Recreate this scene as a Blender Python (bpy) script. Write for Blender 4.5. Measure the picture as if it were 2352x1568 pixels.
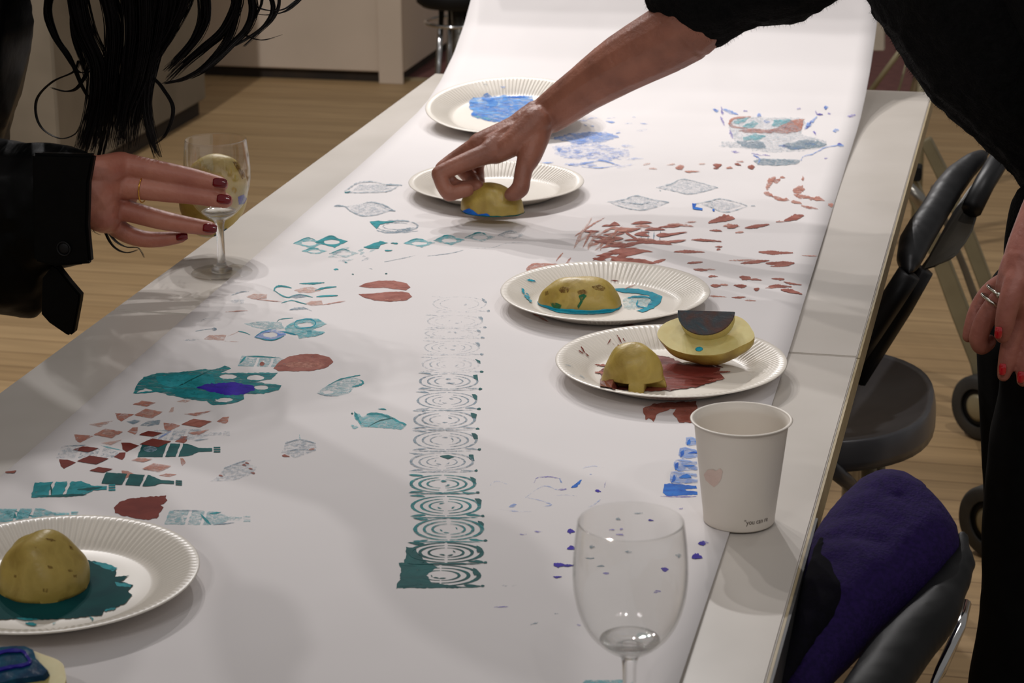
import bpy, bmesh, math, random
import numpy as np
from mathutils import Vector, Matrix, noise
from mathutils.geometry import delaunay_2d_cdt

scene = bpy.context.scene
for o in list(bpy.data.objects):
    bpy.data.objects.remove(o)
COL = scene.collection
PI = math.pi

# ------------------------------------------------------------------ camera
F = 5200.0
V1 = (2454.0, -898.0)
hs = -0.0083
hy = V1[1] + hs * (1176 - V1[0])
roll = math.atan(hs)
pit = math.atan((784 - hy) * math.cos(roll) / F)
TZ = 0.73
CAMH = TZ + 0.71


def camray(px, py):
    return Vector((px - 1176.0, -(py - 784.0), -F))


up = Vector((math.sin(roll) * math.cos(pit), math.cos(roll) * math.cos(pit), math.sin(pit)))
ay = camray(*V1)
ay = (ay - up * ay.dot(up)).normalized()
ax = ay.cross(up)
R = Matrix((ax, ay, up))          # camera space -> world
C = Vector((0, 0, CAMH))
cam_data = bpy.data.cameras.new('camera')
cam_data.sensor_width = 36
cam_data.lens = F / 2352 * 36
cam_data.clip_start = 0.05
cam_data.dof.use_dof = True
cam_data.dof.focus_distance = 2.2
cam_data.dof.aperture_fstop = 18
cam = bpy.data.objects.new('camera', cam_data)
cam.matrix_world = Matrix.Translation(C) @ R.to_4x4()
COL.objects.link(cam)
scene.camera = cam

# ------------------------------------------------------------------ world, lamps, exposure
w = bpy.data.worlds.new('room_light')
scene.world = w
w.use_nodes = True
bg = w.node_tree.nodes['Background']
bg.inputs[0].default_value = (1.0, 0.965, 0.94, 1)
bg.inputs[1].default_value = 0.228
scene.view_settings.view_transform = 'Standard'
scene.view_settings.look = 'None'
scene.view_settings.gamma = 1
scene.view_settings.exposure = 0.0


def spot(name, loc, aim, power, size=0.03, ang=60, colr=(1, 0.965, 0.95)):
    l = bpy.data.lights.new(name, 'SPOT')
    l.energy = power
    l.shadow_soft_size = size
    l.spot_size = math.radians(ang)
    l.spot_blend = 0.9
    l.color = colr
    o = bpy.data.objects.new(name, l)
    o.location = loc
    o.rotation_euler = (Vector(aim) - Vector(loc)).to_track_quat('-Z', 'Y').to_euler()
    COL.objects.link(o)


LAMPS = [((-1.45, 4.95, 3.05), (-0.5, 2.3, 0.73), 97, 60), ((-1.12, 5.1, 3.05), (-0.5, 2.3, 0.73), 97, 60),
         ((-1.85, 4.40, 3.05), (-0.5, 2.3, 0.73), 77, 60), ((-2.05, 4.08, 3.05), (-0.5, 2.3, 0.73), 77, 60),
         ((1.65, -0.2, 3.05), (-0.45, 2.75, 0.73), 20, 36), ((1.3, -0.5, 3.05), (-0.45, 2.75, 0.73), 20, 36),
         ((0.6, -0.6, 3.05), (-0.45, 2.75, 0.73), 30, 36),
         ((-1.3, -0.7, 3.05), (-0.5, 2.65, 0.73), 27, 40), ((-0.95, -0.9, 3.05), (-0.5, 2.65, 0.73), 27, 40),
         ((-0.6, 1.9, 3.2), (-0.5, 2.7, 0.73), 16, 60)]
for lc, am, pw_, an_ in LAMPS:
    spot('track_spot', lc, am, pw_, 0.028, an_)
spot('track_spot', (0.4, 2.6, 3.3), (1.0, 4.0, 0.0), 64, 0.05, 110)
spot('track_spot', (-2.3, 3.3, 3.3), (-2.0, 5.5, 0.0), 200, 0.05, 110)


# ------------------------------------------------------------------ projection helpers
def ray(px, py):
    return R @ (camray(px, py) / F)


def T(px, py, z=TZ):                       # point of a pixel on a horizontal plane
    r = ray(px, py)
    return C + r * ((z - C.z) / r.z)


def PY(px, py, Y):                         # point of a pixel on the vertical plane at Y
    r = ray(px, py)
    return C + r * (Y / r.y)


def PXM(Y):                                # metres per pixel at Y (roughly)
    return (PY(1177, 300, Y) - PY(1176, 300, Y)).length


def hit(px, py, hf, M=None):
    """pixel ray meets the height field z=hf(x,y) of a thing with matrix M; returns the point in its own space"""
    r = ray(px, py)
    o = C.copy()
    if M is not None:
        Mi = M.inverted()
        o = Mi @ o
        r = Mi.to_3x3() @ r
    a, b = 0.8, 6.0
    n = 0
    t = a
    st = 0.01
    # coarse march, then bisect
    t0 = (o.z - 0.25) / -r.z if (o.z - 0.25) / -r.z > 0.5 and M is not None else a
    t = max(a, t0 * 0.98)
    prev = t
    while t < b:
        p = o + r * t
        if p.z < hf(p.x, p.y):
            break
        prev = t
        t += st
    lo, hi = prev, t
    for _ in range(14):
        m = (lo + hi) / 2
        p = o + r * m
        if p.z < hf(p.x, p.y):
            hi = m
        else:
            lo = m
    return o + r * hi


# ------------------------------------------------------------------ materials
def lin(c):
    if isinstance(c, str):
        c = tuple(int(c[i:i + 2], 16) / 255 for i in (0, 2, 4))
    return tuple(x / 12.92 if x <= 0.04045 else ((x + 0.055) / 1.055) ** 2.4 for x in c) + (1,)


def newmat(name):
    m = bpy.data.materials.new(name)
    m.use_nodes = True
    nt = m.node_tree
    return m, nt, nt.nodes['Principled BSDF'], nt.nodes['Material Output']


def noise_node(nt, scale, detail=3, coord='Object', stretch=None, dist=0.0, rough=0.5):
    tc = nt.nodes.new('ShaderNodeTexCoord')
    n = nt.nodes.new('ShaderNodeTexNoise')
    n.inputs['Scale'].default_value = scale
    n.inputs['Detail'].default_value = detail
    n.inputs['Roughness'].default_value = rough
    n.inputs['Distortion'].default_value = dist
    src = tc.outputs[coord]
    if stretch:
        mp = nt.nodes.new('ShaderNodeMapping')
        mp.inputs['Scale'].default_value = stretch
        nt.links.new(src, mp.inputs[0])
        src = mp.outputs[0]
    nt.links.new(src, n.inputs['Vector'])
    return n


def ramp(nt, src, stops):
    r = nt.nodes.new('ShaderNodeValToRGB')
    e = r.color_ramp.elements
    while len(e) < len(stops):
        e.new(0.5)
    for i, (p, c) in enumerate(stops):
        e[i].position = p
        e[i].color = c
    nt.links.new(src, r.inputs[0])
    return r


def mat(name, c1, c2=None, scale=20, rough=0.6, metal=0, bump=0, bscale=None, lo=0.35, hi=0.65, spec=0.5, sss=0,
        stretch=None, detail=3, coat=0):
    m, nt, b, out = newmat(name)
    b.inputs['Roughness'].default_value = rough
    b.inputs['Metallic'].default_value = metal
    b.inputs['Specular IOR Level'].default_value = spec
    b.inputs['Coat Weight'].default_value = coat
    c2 = c2 or c1
    n = noise_node(nt, scale, detail, stretch=stretch)
    r = ramp(nt, n.outputs[0], [(lo, lin(c1)), (hi, lin(c2))])
    nt.links.new(r.outputs[0], b.inputs['Base Color'])
    if sss:
        b.inputs['Subsurface Weight'].default_value = sss
        b.inputs['Subsurface Scale'].default_value = 0.006
        b.inputs['Subsurface Radius'].default_value = (1, 0.35, 0.2)
    if bump:
        n2 = noise_node(nt, bscale or scale * 3, 4, stretch=stretch)
        bp = nt.nodes.new('ShaderNodeBump')
        bp.inputs['Strength'].default_value = bump
        bp.inputs['Distance'].default_value = 0.002
        nt.links.new(n2.outputs[0], bp.inputs['Height'])
        nt.links.new(bp.outputs[0], b.inputs['Normal'])
    return m


def paint(name, c1, c2, cover=0.8, scale=160, stretch=(1, 1, 1), rough=0.6, dist=0.8, c3=None, spread=0.16):
    """a layer of paint of uneven thickness: the sheet below shows where it is thin"""
    m, nt, b, out = newmat(name)
    n = noise_node(nt, scale * 0.35, 4, stretch=stretch, dist=dist)
    st = [(0.35, lin(c1)), (0.62, lin(c2))]
    if c3:
        st.append((0.72, lin(c3)))
    r = ramp(nt, n.outputs[0], st)
    nt.links.new(r.outputs[0], b.inputs['Base Color'])
    b.inputs['Roughness'].default_value = rough
    b.inputs['Specular IOR Level'].default_value = 0.08 if rough > 0.5 else 0.14
    n2 = noise_node(nt, scale, 5, stretch=stretch, dist=dist, rough=0.65)
    th = 0.5 + (0.5 - cover) * 0.55
    a = ramp(nt, n2.outputs[0], [(max(0, th - spread), (0.03, 0.03, 0.03, 1)), (min(1, th + spread), (1, 1, 1, 1))])
    tr = nt.nodes.new('ShaderNodeBsdfTransparent')
    mx = nt.nodes.new('ShaderNodeMixShader')
    nt.links.new(a.outputs[0], mx.inputs[0])
    nt.links.new(tr.outputs[0], mx.inputs[1])
    nt.links.new(b.outputs[0], mx.inputs[2])
    nt.links.new(mx.outputs[0], out.inputs[0])
    bp = nt.nodes.new('ShaderNodeBump')
    bp.inputs['Strength'].default_value = 0.25
    bp.inputs['Distance'].default_value = 0.001
    nt.links.new(n2.outputs[0], bp.inputs['Height'])
    nt.links.new(bp.outputs[0], b.inputs['Normal'])
    return m


def glass_wall(name):
    """thin clear glass: see-through, darker at grazing angles, mirror-like highlights"""
    m, nt, b, out = newmat(name)
    nt.nodes.remove(b)
    tr = nt.nodes.new('ShaderNodeBsdfTransparent')
    gl = nt.nodes.new('ShaderNodeBsdfGlossy')
    gl.inputs['Roughness'].default_value = 0.03
    lw = nt.nodes.new('ShaderNodeLayerWeight')
    lw.inputs['Blend'].default_value = 0.5
    r1 = ramp(nt, lw.outputs['Facing'], [(0.72, (0.99, 0.99, 0.985, 1)), (0.90, (0.90, 0.895, 0.88, 1)), (0.985, (0.36, 0.34, 0.31, 1))])
    nt.links.new(r1.outputs[0], tr.inputs[0])
    pw = nt.nodes.new('ShaderNodeMath')
    pw.operation = 'POWER'
    pw.inputs[1].default_value = 4.0
    nt.links.new(lw.outputs['Facing'], pw.inputs[0])
    fr = nt.nodes.new('ShaderNodeMath')
    fr.operation = 'MULTIPLY_ADD'
    fr.inputs[1].default_value = 0.45
    fr.inputs[2].default_value = 0.055
    nt.links.new(pw.outputs[0], fr.inputs[0])
    mx = nt.nodes.new('ShaderNodeMixShader')
    nt.links.new(fr.outputs[0], mx.inputs[0])
    nt.links.new(tr.outputs[0], mx.inputs[1])
    nt.links.new(gl.outputs[0], mx.inputs[2])
    nt.links.new(mx.outputs[0], out.inputs[0])
    return m


def glass_solid(name):
    m, nt, b, out = newmat(name)
    nt.nodes.remove(b)
    g = nt.nodes.new('ShaderNodeBsdfGlass')
    g.inputs['IOR'].default_value = 1.5
    g.inputs['Roughness'].default_value = 0.01
    tr = nt.nodes.new('ShaderNodeBsdfTransparent')
    mx = nt.nodes.new('ShaderNodeMixShader')
    mx.inputs[0].default_value = 0.8
    nt.links.new(tr.outputs[0], mx.inputs[1])
    nt.links.new(g.outputs[0], mx.inputs[2])
    nt.links.new(mx.outputs[0], out.inputs[0])
    return m


def wood_floor():
    m, nt, b, out = newmat('floor_boards')
    tc = nt.nodes.new('ShaderNodeTexCoord')
    mp = nt.nodes.new('ShaderNodeMapping')
    nt.links.new(tc.outputs['Object'], mp.inputs[0])
    br = nt.nodes.new('ShaderNodeTexBrick')
    br.inputs['Scale'].default_value = 1.0
    br.inputs['Brick Width'].default_value = 1.3
    br.inputs['Row Height'].default_value = 0.085
    br.inputs['Mortar Size'].default_value = 0.0022
    br.inputs['Mortar Smooth'].default_value = 0.4
    br.inputs['Color1'].default_value = lin('b99c74')
    br.inputs['Color2'].default_value = lin('aa8d66')
    br.inputs['Mortar'].default_value = lin('846a4a')
    br.offset = 0.37
    nt.links.new(mp.outputs[0], br.inputs['Vector'])
    n = noise_node(nt, 3.0, 6, stretch=(1.0, 14, 1), dist=0.6)
    r = ramp(nt, n.outputs[0], [(0.3, (0.80, 0.78, 0.74, 1)), (0.7, (1.08, 1.06, 1.02, 1))])
    mx = nt.nodes.new('ShaderNodeMix')
    mx.data_type = 'RGBA'
    mx.blend_type = 'MULTIPLY'
    mx.inputs[0].default_value = 1.0
    nt.links.new(br.outputs[0], mx.inputs[6])
    nt.links.new(r.outputs[0], mx.inputs[7])
    nt.links.new(mx.outputs[2], b.inputs['Base Color'])
    b.inputs['Roughness'].default_value = 0.55
    return m


M = {}
M['floor'] = wood_floor()
M['carpet'] = mat('red_brown_floor', '6d4440', '7a4f49', 30, 0.9)
M['box'] = mat('painted_board', 'dccbb8', 'd2c2af', 3, 0.75)
M['box_grey'] = mat('grey_board', '8c8272', '7d7465', 5, 0.8)
M['dark'] = mat('dark_gap', '2c2620', '3a3026', 8, 0.9)
M['laminate'] = mat('white_laminate', 'c9c2ba', 'bdb6ad', 7, 0.32, bump=0.06, bscale=14, lo=0.3, hi=0.7)
M['edge'] = mat('pale_edge', 'a89878', '9c8c6c', 30, 0.5)
M['edge_shade'] = mat('shaded_edge', '2e2d2c', '262525', 30, 0.5)  # pale edge in shade, painted as a near-black colour
M['steel'] = mat('steel', '8f8c86', '9b9890', 20, 0.3, 0.9)
M['chrome'] = mat('chrome', 'c8c8c8', 'c0c0c0', 20, 0.12, 1.0)
M['paper'] = mat('paper', 'e1dcdb', 'dbd6d5', 4, 0.8, bump=0.25, bscale=9, lo=0.3, hi=0.7, spec=0.2)
M['plate'] = mat('plate_card', 'e2dbd0', 'ddd5c9', 6, 0.33, lo=0.3, hi=0.7)
M['cup'] = mat('cup_card', 'ded6cb', 'd8cfc3', 8, 0.5)
M['pink'] = mat('pink_print', 'd8c1b5', 'd2b8ac', 60, 0.5)
M['brown'] = mat('brown_print', '4a3b31', '4a3b31', 60, 0.5)
M['glass'] = glass_wall('clear_glass')
M['glass_solid'] = glass_solid('stem_glass')
M['potato'] = mat('potato_skin', 'a08e42', '8e7a36', 45, 0.55, bump=0.5, bscale=150, lo=0.3, hi=0.72, sss=0.1)

M['potato_flesh'] = mat('potato_flesh', 'cfc283', 'c2b06a', 60, 0.45, lo=0.3, hi=0.7, sss=0.15)

M['skin_tan'] = mat('skin', '96604c', '80503f', 28, 0.5, bump=0.35, bscale=260, sss=0.12)
M['skin_pink'] = mat('pink_skin', 'a86c58', '965847', 26, 0.5, bump=0.25, bscale=260, sss=0.12)
M['skin_rose'] = mat('rose_skin', 'a3685a', '8a5044', 30, 0.5, bump=0.2, bscale=260, sss=0.12)
M['nail'] = mat('dark_red_polish', '6a0410', '560510', 60, 0.12, coat=.4)
M['nail_red'] = mat('red_polish', 'b01020', '9c0c1a', 60, 0.12, coat=1)
M['nail_bare'] = mat('bare_nail', 'a87563', 'a06c5c', 60, 0.3)
M['gold'] = mat('gold', 'd8a850', 'cf9c42', 60, 0.18, 1.0)
M['silver'] = mat('silver', 'cfccc0', 'c0bdb0', 60, 0.15, 1.0)
M['leather'] = mat('black_leather', '030303', '050505', 40, 0.45, bump=0.2, bscale=90, spec=0.09)
M['knit'] = mat('black_knit', '060606', '0b0b0b', 160, 0.95, bump=0.9, bscale=300, spec=0.1)
M['trouser'] = mat('black_cloth', '050505', '080808', 60, 0.95, spec=0.1)
M['hair'] = mat('black_hair', '060404', '0b0707', 60, 0.55, spec=0.1)
M['purple'] = mat('purple_fabric', '1a0f38', '241447', 260, 0.9, bump=0.5, bscale=500, spec=0.15)
M['shell'] = mat('black_plastic', '0a0a0b', '0e0e0f', 20, 0.6, bump=0.1, spec=0.25)
M['grey_plastic'] = mat('grey_plastic', '57575a', '4c4c50', 16, 0.32)
M['grey_dark'] = mat('dark_grey_plastic', '101012', '161618', 16, 0.45, spec=0.3)
M['beige_metal'] = mat('beige_metal', '8d8468', '7f765c', 14, 0.45, 0.1)
M['shell_brown'] = mat('brown_grey_plastic', '3d372c', '332e26', 12, 0.4)
M['seat_shade'] = mat('shaded_fabric', '07060c', '0a0812', 200, 0.95, spec=0.1)  # purple fabric in shade, painted nearly black
M['rubber'] = mat('rubber', '2b2a28', '35332f', 30, 0.7)
M['white_board'] = mat('white_board', 'b5ab9c', 'aaa091', 10, 0.7)
# paints
M['potato_spot'] = paint('potato_eye', '7a5c30', '6e4c28', 0.45, 260)
M['potato_green'] = paint('green_stain', '3f7030', '23634a', 0.72, 220)
M['p_teal_dark'] = paint('dark_teal_paint', '0c4a4c', '135e5e', 0.97, 120)
M['p_teal'] = paint('teal_paint', '1a7a80', '2b97a0', 0.85, 150)
M['p_teal_wash'] = paint('teal_wash', '5aaab4', '84c0c6', 0.55, 190)
M['p_teal_pale'] = paint('pale_teal_wash', '86b4bc', 'a7c6cb', 0.42, 230)
M['p_grey'] = paint('grey_blue_wash', '6f8898', '8fa2ae', 0.52, 240)
M['p_grey_pale'] = paint('pale_grey_blue_wash', '8fa2b0', 'b4bfc8', 0.30, 260)
M['p_blue'] = paint('blue_paint', '1c56b4', '2a74cc', 0.9, 150)
M['p_blue_wash'] = paint('blue_wash', '6d92d6', '93aee0', 0.52, 130)
M['p_blue_pale'] = paint('pale_blue_wash', '8ea8e0', 'aabbe6', 0.30, 120)
M['p_blue_plate'] = paint('blue_plate_paint', '2f73c8', '6aa2e0', 0.58, 90, (1, 2.5, 1), c3='8fc0e6')
M['p_violet'] = paint('violet_paint', '2b1a8c', '3b24a6', 0.9, 200)
M['p_violet_wash'] = paint('violet_wash', '6f66b8', '8f88c8', 0.5, 200)
M['p_red'] = paint('red_brown_paint', '8c4c40', 'a4675a', 0.86, 170)
M['p_red_dark'] = paint('dark_red_brown_paint', '6e2c24', '7c362c', 1.05, 110)
M['p_red_wash'] = paint('red_brown_wash', 'b07262', 'c08a7a', 0.62, 160)
M['p_red_pale'] = paint('pale_red_brown_wash', 'c69c8e', 'd2b0a4', 0.5, 160)
M['p_red_wet'] = paint('wet_red_brown_paint', '5e2620', '84403a', 1.02, 90, (1, 3, 1), 0.25)
M['p_teal_wet'] = paint('wet_dark_teal_paint', '083c40', '0d4c4c', 1.15, 60, rough=0.7)
M['p_cyan'] = paint('cyan_paint', '1787a0', '2aa0b4', 0.9, 110, rough=0.2, c3='1c6c94')
M['p_mixed'] = paint('mixed_dark_paint', '3c4a50', '5c4038', 1.2, 130, rough=0.25, c3='2c5f80')
M['p_gloss_blue'] = paint('thick_blue_paint', '0d2f4e', '14506a', 1.25, 120, rough=0.12)
M['p_gloss_violet'] = paint('thick_violet_paint', '18107c', '240f86', 1.25, 120, rough=0.12)
M['p_brush'] = paint('bristled_teal_paint', '1f7078', '2e8a8c', 0.72, 120, (1, 3, 1))


# ------------------------------------------------------------------ mesh and object helpers
def tag(o, label=None, cat=None, group=None, kind=None):
    if label: o['label'] = label
    if cat: o['category'] = cat
    if group: o['group'] = group
    if kind: o['kind'] = kind
    return o


def obj(name, me, m=None, parent=None, smooth=False):
    if isinstance(me, bmesh.types.BMesh):
        bm = me
        me = bpy.data.meshes.new(name)
        bm.to_mesh(me)
        bm.free()
    if m is not None and not me.materials:
        me.materials.append(M[m] if isinstance(m, str) else m)
    if smooth:
        for p in me.polygons:
            p.use_smooth = True
    o = bpy.data.objects.new(name, me)
    COL.objects.link(o)
    if parent is not None:
        o.parent = parent
    return o


def empty(name, loc, rz=0.0):
    o = bpy.data.objects.new(name, None)
    o.location = loc
    o.rotation_euler = (0, 0, rz)
    o.empty_display_size = 0.05
    COL.objects.link(o)
    return o


def local(root):
    """matrix of a root that has just been placed"""
    return Matrix.LocRotScale(root.location, root.rotation_euler, root.scale)


def shift(me_or_bm, root):
    """move geometry made in world space into the root's space"""
    Mi = local(root).inverted()
    if isinstance(me_or_bm, bmesh.types.BMesh):
        bmesh.ops.transform(me_or_bm, matrix=Mi, verts=me_or_bm.verts)
    else:
        me_or_bm.transform(Mi)
    return me_or_bm


def add_box(bm, lo, hi, bevel=0.0):
    r = bmesh.ops.create_cube(bm, size=1)
    vs = r['verts']
    for v in vs:
        v.co = Vector([(lo[i] + hi[i]) / 2 + v.co[i] * (hi[i] - lo[i]) for i in range(3)])
    if bevel:
        es = list({e for v in vs for e in v.link_edges})
        bmesh.ops.bevel(bm, geom=es, offset=bevel, segments=2, affect='EDGES')
    return bm


def box(lo, hi, bevel=0.0):
    return add_box(bmesh.new(), lo, hi, bevel)


def add_tube(bm, pts, rad, seg=10, cap=True):
    pts = [Vector(p) for p in pts]
    rads = rad if isinstance(rad, (list, tuple)) else [rad] * len(pts)
    rings = []
    ref = Vector((0, 0, 1))
    for i, p in enumerate(pts):
        d = (pts[min(i + 1, len(pts) - 1)] - pts[max(i - 1, 0)]).normalized()
        if abs(d.dot(ref)) > 0.95:
            ref = Vector((1, 0, 0)) if abs(d.x) < 0.9 else Vector((0, 1, 0))
        u = d.cross(ref).normalized()
        v = d.cross(u).normalized()
        ref = -v if False else ref
        rings.append([bm.verts.new(p + (u * math.cos(2 * PI * k / seg) + v * math.sin(2 * PI * k / seg)) * rads[i]) for k in range(seg)])
    for a, b in zip(rings, rings[1:]):
        for k in range(seg):
            bm.faces.new((a[k], a[(k + 1) % seg], b[(k + 1) % seg], b[k]))
    if cap:
        bm.faces.new(rings[0][::-1])
        bm.faces.new(rings[-1])
    return bm


def spline(pts, n=6):
    """catmull-rom through points"""
    pts = [Vector(p) for p in pts]
    P = [pts[0]] + pts + [pts[-1]]
    out = []
    for i in range(1, len(P) - 2):
        for k in range(n):
            t = k / n
            a, b, c, d = P[i - 1], P[i], P[i + 1], P[i + 2]
            out.append(0.5 * ((2 * b) + (c - a) * t + (2 * a - 5 * b + 4 * c - d) * t * t + (3 * b - a - 3 * c + d) * t ** 3))
    out.append(pts[-1])
    return out


def lathe(profile, seg=64, closed=False):
    bm = bmesh.new()
    rings = []
    for r, z in profile:
        if r < 1e-6:
            rings.append([bm.verts.new((0, 0, z))])
        else:
            rings.append([bm.verts.new((r * math.cos(2 * PI * k / seg), r * math.sin(2 * PI * k / seg), z)) for k in range(seg)])
    for a, b in zip(rings, rings[1:]):
        for k in range(seg):
            k2 = (k + 1) % seg
            if len(a) == 1 and len(b) == 1:
                continue
            if len(a) == 1:
                bm.faces.new((a[0], b[k2], b[k]))
            elif len(b) == 1:
                bm.faces.new((a[k], a[k2], b[0]))
            else:
                bm.faces.new((a[k], a[k2], b[k2], b[k]))
    bmesh.ops.recalc_face_normals(bm, faces=bm.faces)
    return bm


def poly_area(p):
    return 0.5 * sum(p[i][0] * p[(i + 1) % len(p)][1] - p[(i + 1) % len(p)][0] * p[i][1] for i in range(len(p)))


def slab(pts3, thick_vec, bevel=0.0):
    """closed plate from an outline of world points, given thickness vector"""
    bm = bmesh.new()
    tv = Vector(thick_vec)
    a = [bm.verts.new(Vector(p)) for p in pts3]
    b = [bm.verts.new(Vector(p) + tv) for p in pts3]
    n = len(a)
    bm.faces.new(a)
    bm.faces.new(b[::-1])
    for i in range(n):
        bm.faces.new((a[i], b[i], b[(i + 1) % n], a[(i + 1) % n]))
    bmesh.ops.recalc_face_normals(bm, faces=bm.faces)
    if bevel:
        es = [e for e in bm.edges if e.calc_face_angle(0) > 0.9]
        bmesh.ops.bevel(bm, geom=es, offset=bevel, segments=2, affect='EDGES')
    return bm


def add_ball(bm, c, r, sub=2):
    s = bmesh.ops.create_icosphere(bm, subdivisions=sub, radius=1)
    rr = r if isinstance(r, (tuple, list)) else (r, r, r)
    for v in s['verts']:
        v.co = Vector((c[0] + v.co.x * rr[0], c[1] + v.co.y * rr[1], c[2] + v.co.z * rr[2]))


def add_limb(bm, pts, rads, seg=14):
    """chain of tapered capsules"""
    for i, (p, r) in enumerate(zip(pts, rads)):
        add_ball(bm, p, r)
        if i:
            q, s = Vector(pts[i - 1]), rads[i - 1]
            p = Vector(p)
            if (p - q).length > 1e-5:
                add_tube(bm, [q, p], [s, r], seg)


def apply_mods(o):
    dg = bpy.context.evaluated_depsgraph_get()
    ev = o.evaluated_get(dg)
    me = bpy.data.meshes.new_from_object(ev)
    o.modifiers.clear()
    o.data = me
    return me


def fuse(bm, voxel, smooth=6, factor=0.5):
    """one continuous skin around overlapping pieces"""
    me = bpy.data.meshes.new('tmp')
    bm.to_mesh(me)
    bm.free()
    o = bpy.data.objects.new('tmp', me)
    COL.objects.link(o)
    md = o.modifiers.new('r', 'REMESH')
    md.mode = 'VOXEL'
    md.voxel_size = voxel
    if smooth:
        s = o.modifiers.new('s', 'SMOOTH')
        s.iterations = smooth
        s.factor = factor
    bpy.context.view_layer.update()
    out = apply_mods(o)
    bpy.data.objects.remove(o)
    for p in out.polygons:
        p.use_smooth = True
    return out


def join_meshes(mes, name):
    bm = bmesh.new()
    for me in mes:
        bm.from_mesh(me)
    for f in bm.faces:
        f.smooth = True
    out = bpy.data.meshes.new(name)
    bm.to_mesh(out)
    bm.free()
    return out


def inside(pt, poly):
    x, y = pt
    c = False
    n = len(poly)
    for i in range(n):
        x1, y1 = poly[i]
        x2, y2 = poly[(i + 1) % n]
        if (y1 > y) != (y2 > y) and x < (x2 - x1) * (y - y1) / (y2 - y1) + x1:
            c = not c
    return c


def add_volume(bm, outline, Y, rmax=0.06, step=0.012, rmin=0.003, sub=2):
    """round volume whose side view is the outline: balls that just touch the outline from within.
       outline = pixels, Y = depth plane (number or function of pixel)"""
    fy = Y if callable(Y) else (lambda a, b: Y)
    A = np.array(outline, dtype=float)
    B = np.roll(A, -1, axis=0)
    lo, hi = A.min(0), A.max(0)
    mpp = PXM(fy(*A.mean(0)))
    stp = step / mpp
    cand = []
    for gx in np.arange(lo[0], hi[0], stp):
        for gz in np.arange(lo[1], hi[1], stp):
            if not inside((gx, gz), outline):
                continue
            p = np.array((gx, gz))
            d = B - A
            t = np.clip(((p - A) * d).sum(1) / ((d * d).sum(1) + 1e-12), 0, 1)
            q = A + d * t[:, None]
            ds = np.sqrt(((p - q) ** 2).sum(1)).min()
            c = PY(gx, gz, fy(gx, gz))
            k = (PY(gx + 1, gz, fy(gx, gz)) - c).length
            cand.append((min(float(ds) * k, rmax), float(ds), gx, gz, c, k))
    cand.sort(key=lambda e: (-e[0], -e[1]))
    kept = []
    for r, ds, gx, gz, c, k in cand:
        if r < rmin:
            break
        ok = True
        for (R2, x2, z2) in kept:
            d = math.hypot(gx - x2, gz - z2) * k
            if (r < rmax and d + r < R2 * 1.02) or (r >= rmax and d < rmax * 0.4):
                ok = False
                break
        if ok:
            kept.append((r, gx, gz))
            add_ball(bm, c, r, sub if r > 0.012 else 1)
    return len(kept)


# ------------------------------------------------------------------ room shell
XL, XR = -0.955, -0.159                  # table's long edges
YB, YJ = 3.51, 2.171                     # far end, join between the two tables
fl = box((-5, -1.5, -0.05), (3.5, 7.0, 0))
tag(obj('floor', fl, 'floor'), kind='structure')
cp = box((-5, 7.0, -0.05), (3.5, 10.5, 0.0))
tag(obj('floor_carpet', cp, 'carpet'), kind='structure')
st = box((-2.4, 6.985, 0.0), (3.5, 7.02, 0.004))
tag(obj('trim_1', st, 'edge'), kind='structure')
tag(obj('wall_back', box((-5, 10.5, 0), (3.5, 10.6, 3.4)), 'box'), kind='structure')
tag(obj('wall_left', box((-5.1, -1.5, 0), (-5, 10.5, 3.4)), 'box'), kind='structure')

# ------------------------------------------------------------------ display plinths behind
pl = empty('display_plinth', (-2.4, 7.4, 0))
obj('body', shift(box((-3.1, 6.93, 0.035), (-1.99, 8.3, 1.1), 0.004), pl), 'box', pl)
obj('plinth_base', shift(box((-3.09, 6.95, 0.0), (-2.01, 8.29, 0.035)), pl), 'dark', pl)
obj('edge_board', shift(box((-2.07, 6.918, 0.0), (-1.99, 6.93, 1.1), 0.002), pl), 'box', pl)
kn = bmesh.new()
add_tube(kn, [PY(983, 18, 7.1) + Vector((0.0, 0, 0)), PY(983, 18, 7.1) + Vector((0.02, 0, 0))], 0.006)
k0 = PY(983, 18, 7.35)
kn.free()
kn = bmesh.new()
add_tube(kn, [(-1.995, 7.45, k0.z), (-1.975, 7.45, k0.z)], 0.009)
obj('screw_cap', shift(kn, pl), 'dark', pl)
tag(pl, 'cream painted display plinth with a dark gap under it, behind the far table', 'plinth')
p2 = empty('display_plinth', (-2.8, 6.0, 0))
obj('body', shift(box((-3.6, 5.3, 0.05), (-2.45, 6.36, 1.15), 0.004), p2), 'box_grey', p2)
obj('plinth_base', shift(box((-3.59, 5.31, 0.0), (-2.47, 6.35, 0.05)), p2), 'dark', p2)
tag(p2, 'greyer display plinth in front of the cream one, behind the hanging black hair', 'plinth')

# ------------------------------------------------------------------ stool far behind
sx = PY(1053, 40, 6.0)
stl = empty('bar_stool', (sx.x, sx.y, 0))
zt = PY(1053, 12, 6.0).z
zr = PY(1053, 50, 6.0).z
obj('seat', lathe([(0, -0.0), (0.10, 0.0), (0.115, 0.012), (0.115, 0.04), (0.10, 0.055), (0, 0.055)], 40), 'shell', stl, True).location.z = zt
for sa in (40, 130, 220, 310):
    a = math.radians(sa)
    b_ = bmesh.new()
    add_tube(b_, [(0.05 * math.cos(a), 0.05 * math.sin(a), zt), (0.085 * math.cos(a), 0.085 * math.sin(a), 0.0)], 0.008)
    obj('leg', b_, 'chrome', stl, True)
b_ = bmesh.new()
add_tube(b_, [(0.09 * math.cos(k * PI / 16), 0.09 * math.sin(k * PI / 16), zr) for k in range(33)], 0.005, 8, False)
obj('foot_ring', b_, 'chrome', stl, True)
b_ = bmesh.new()
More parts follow.
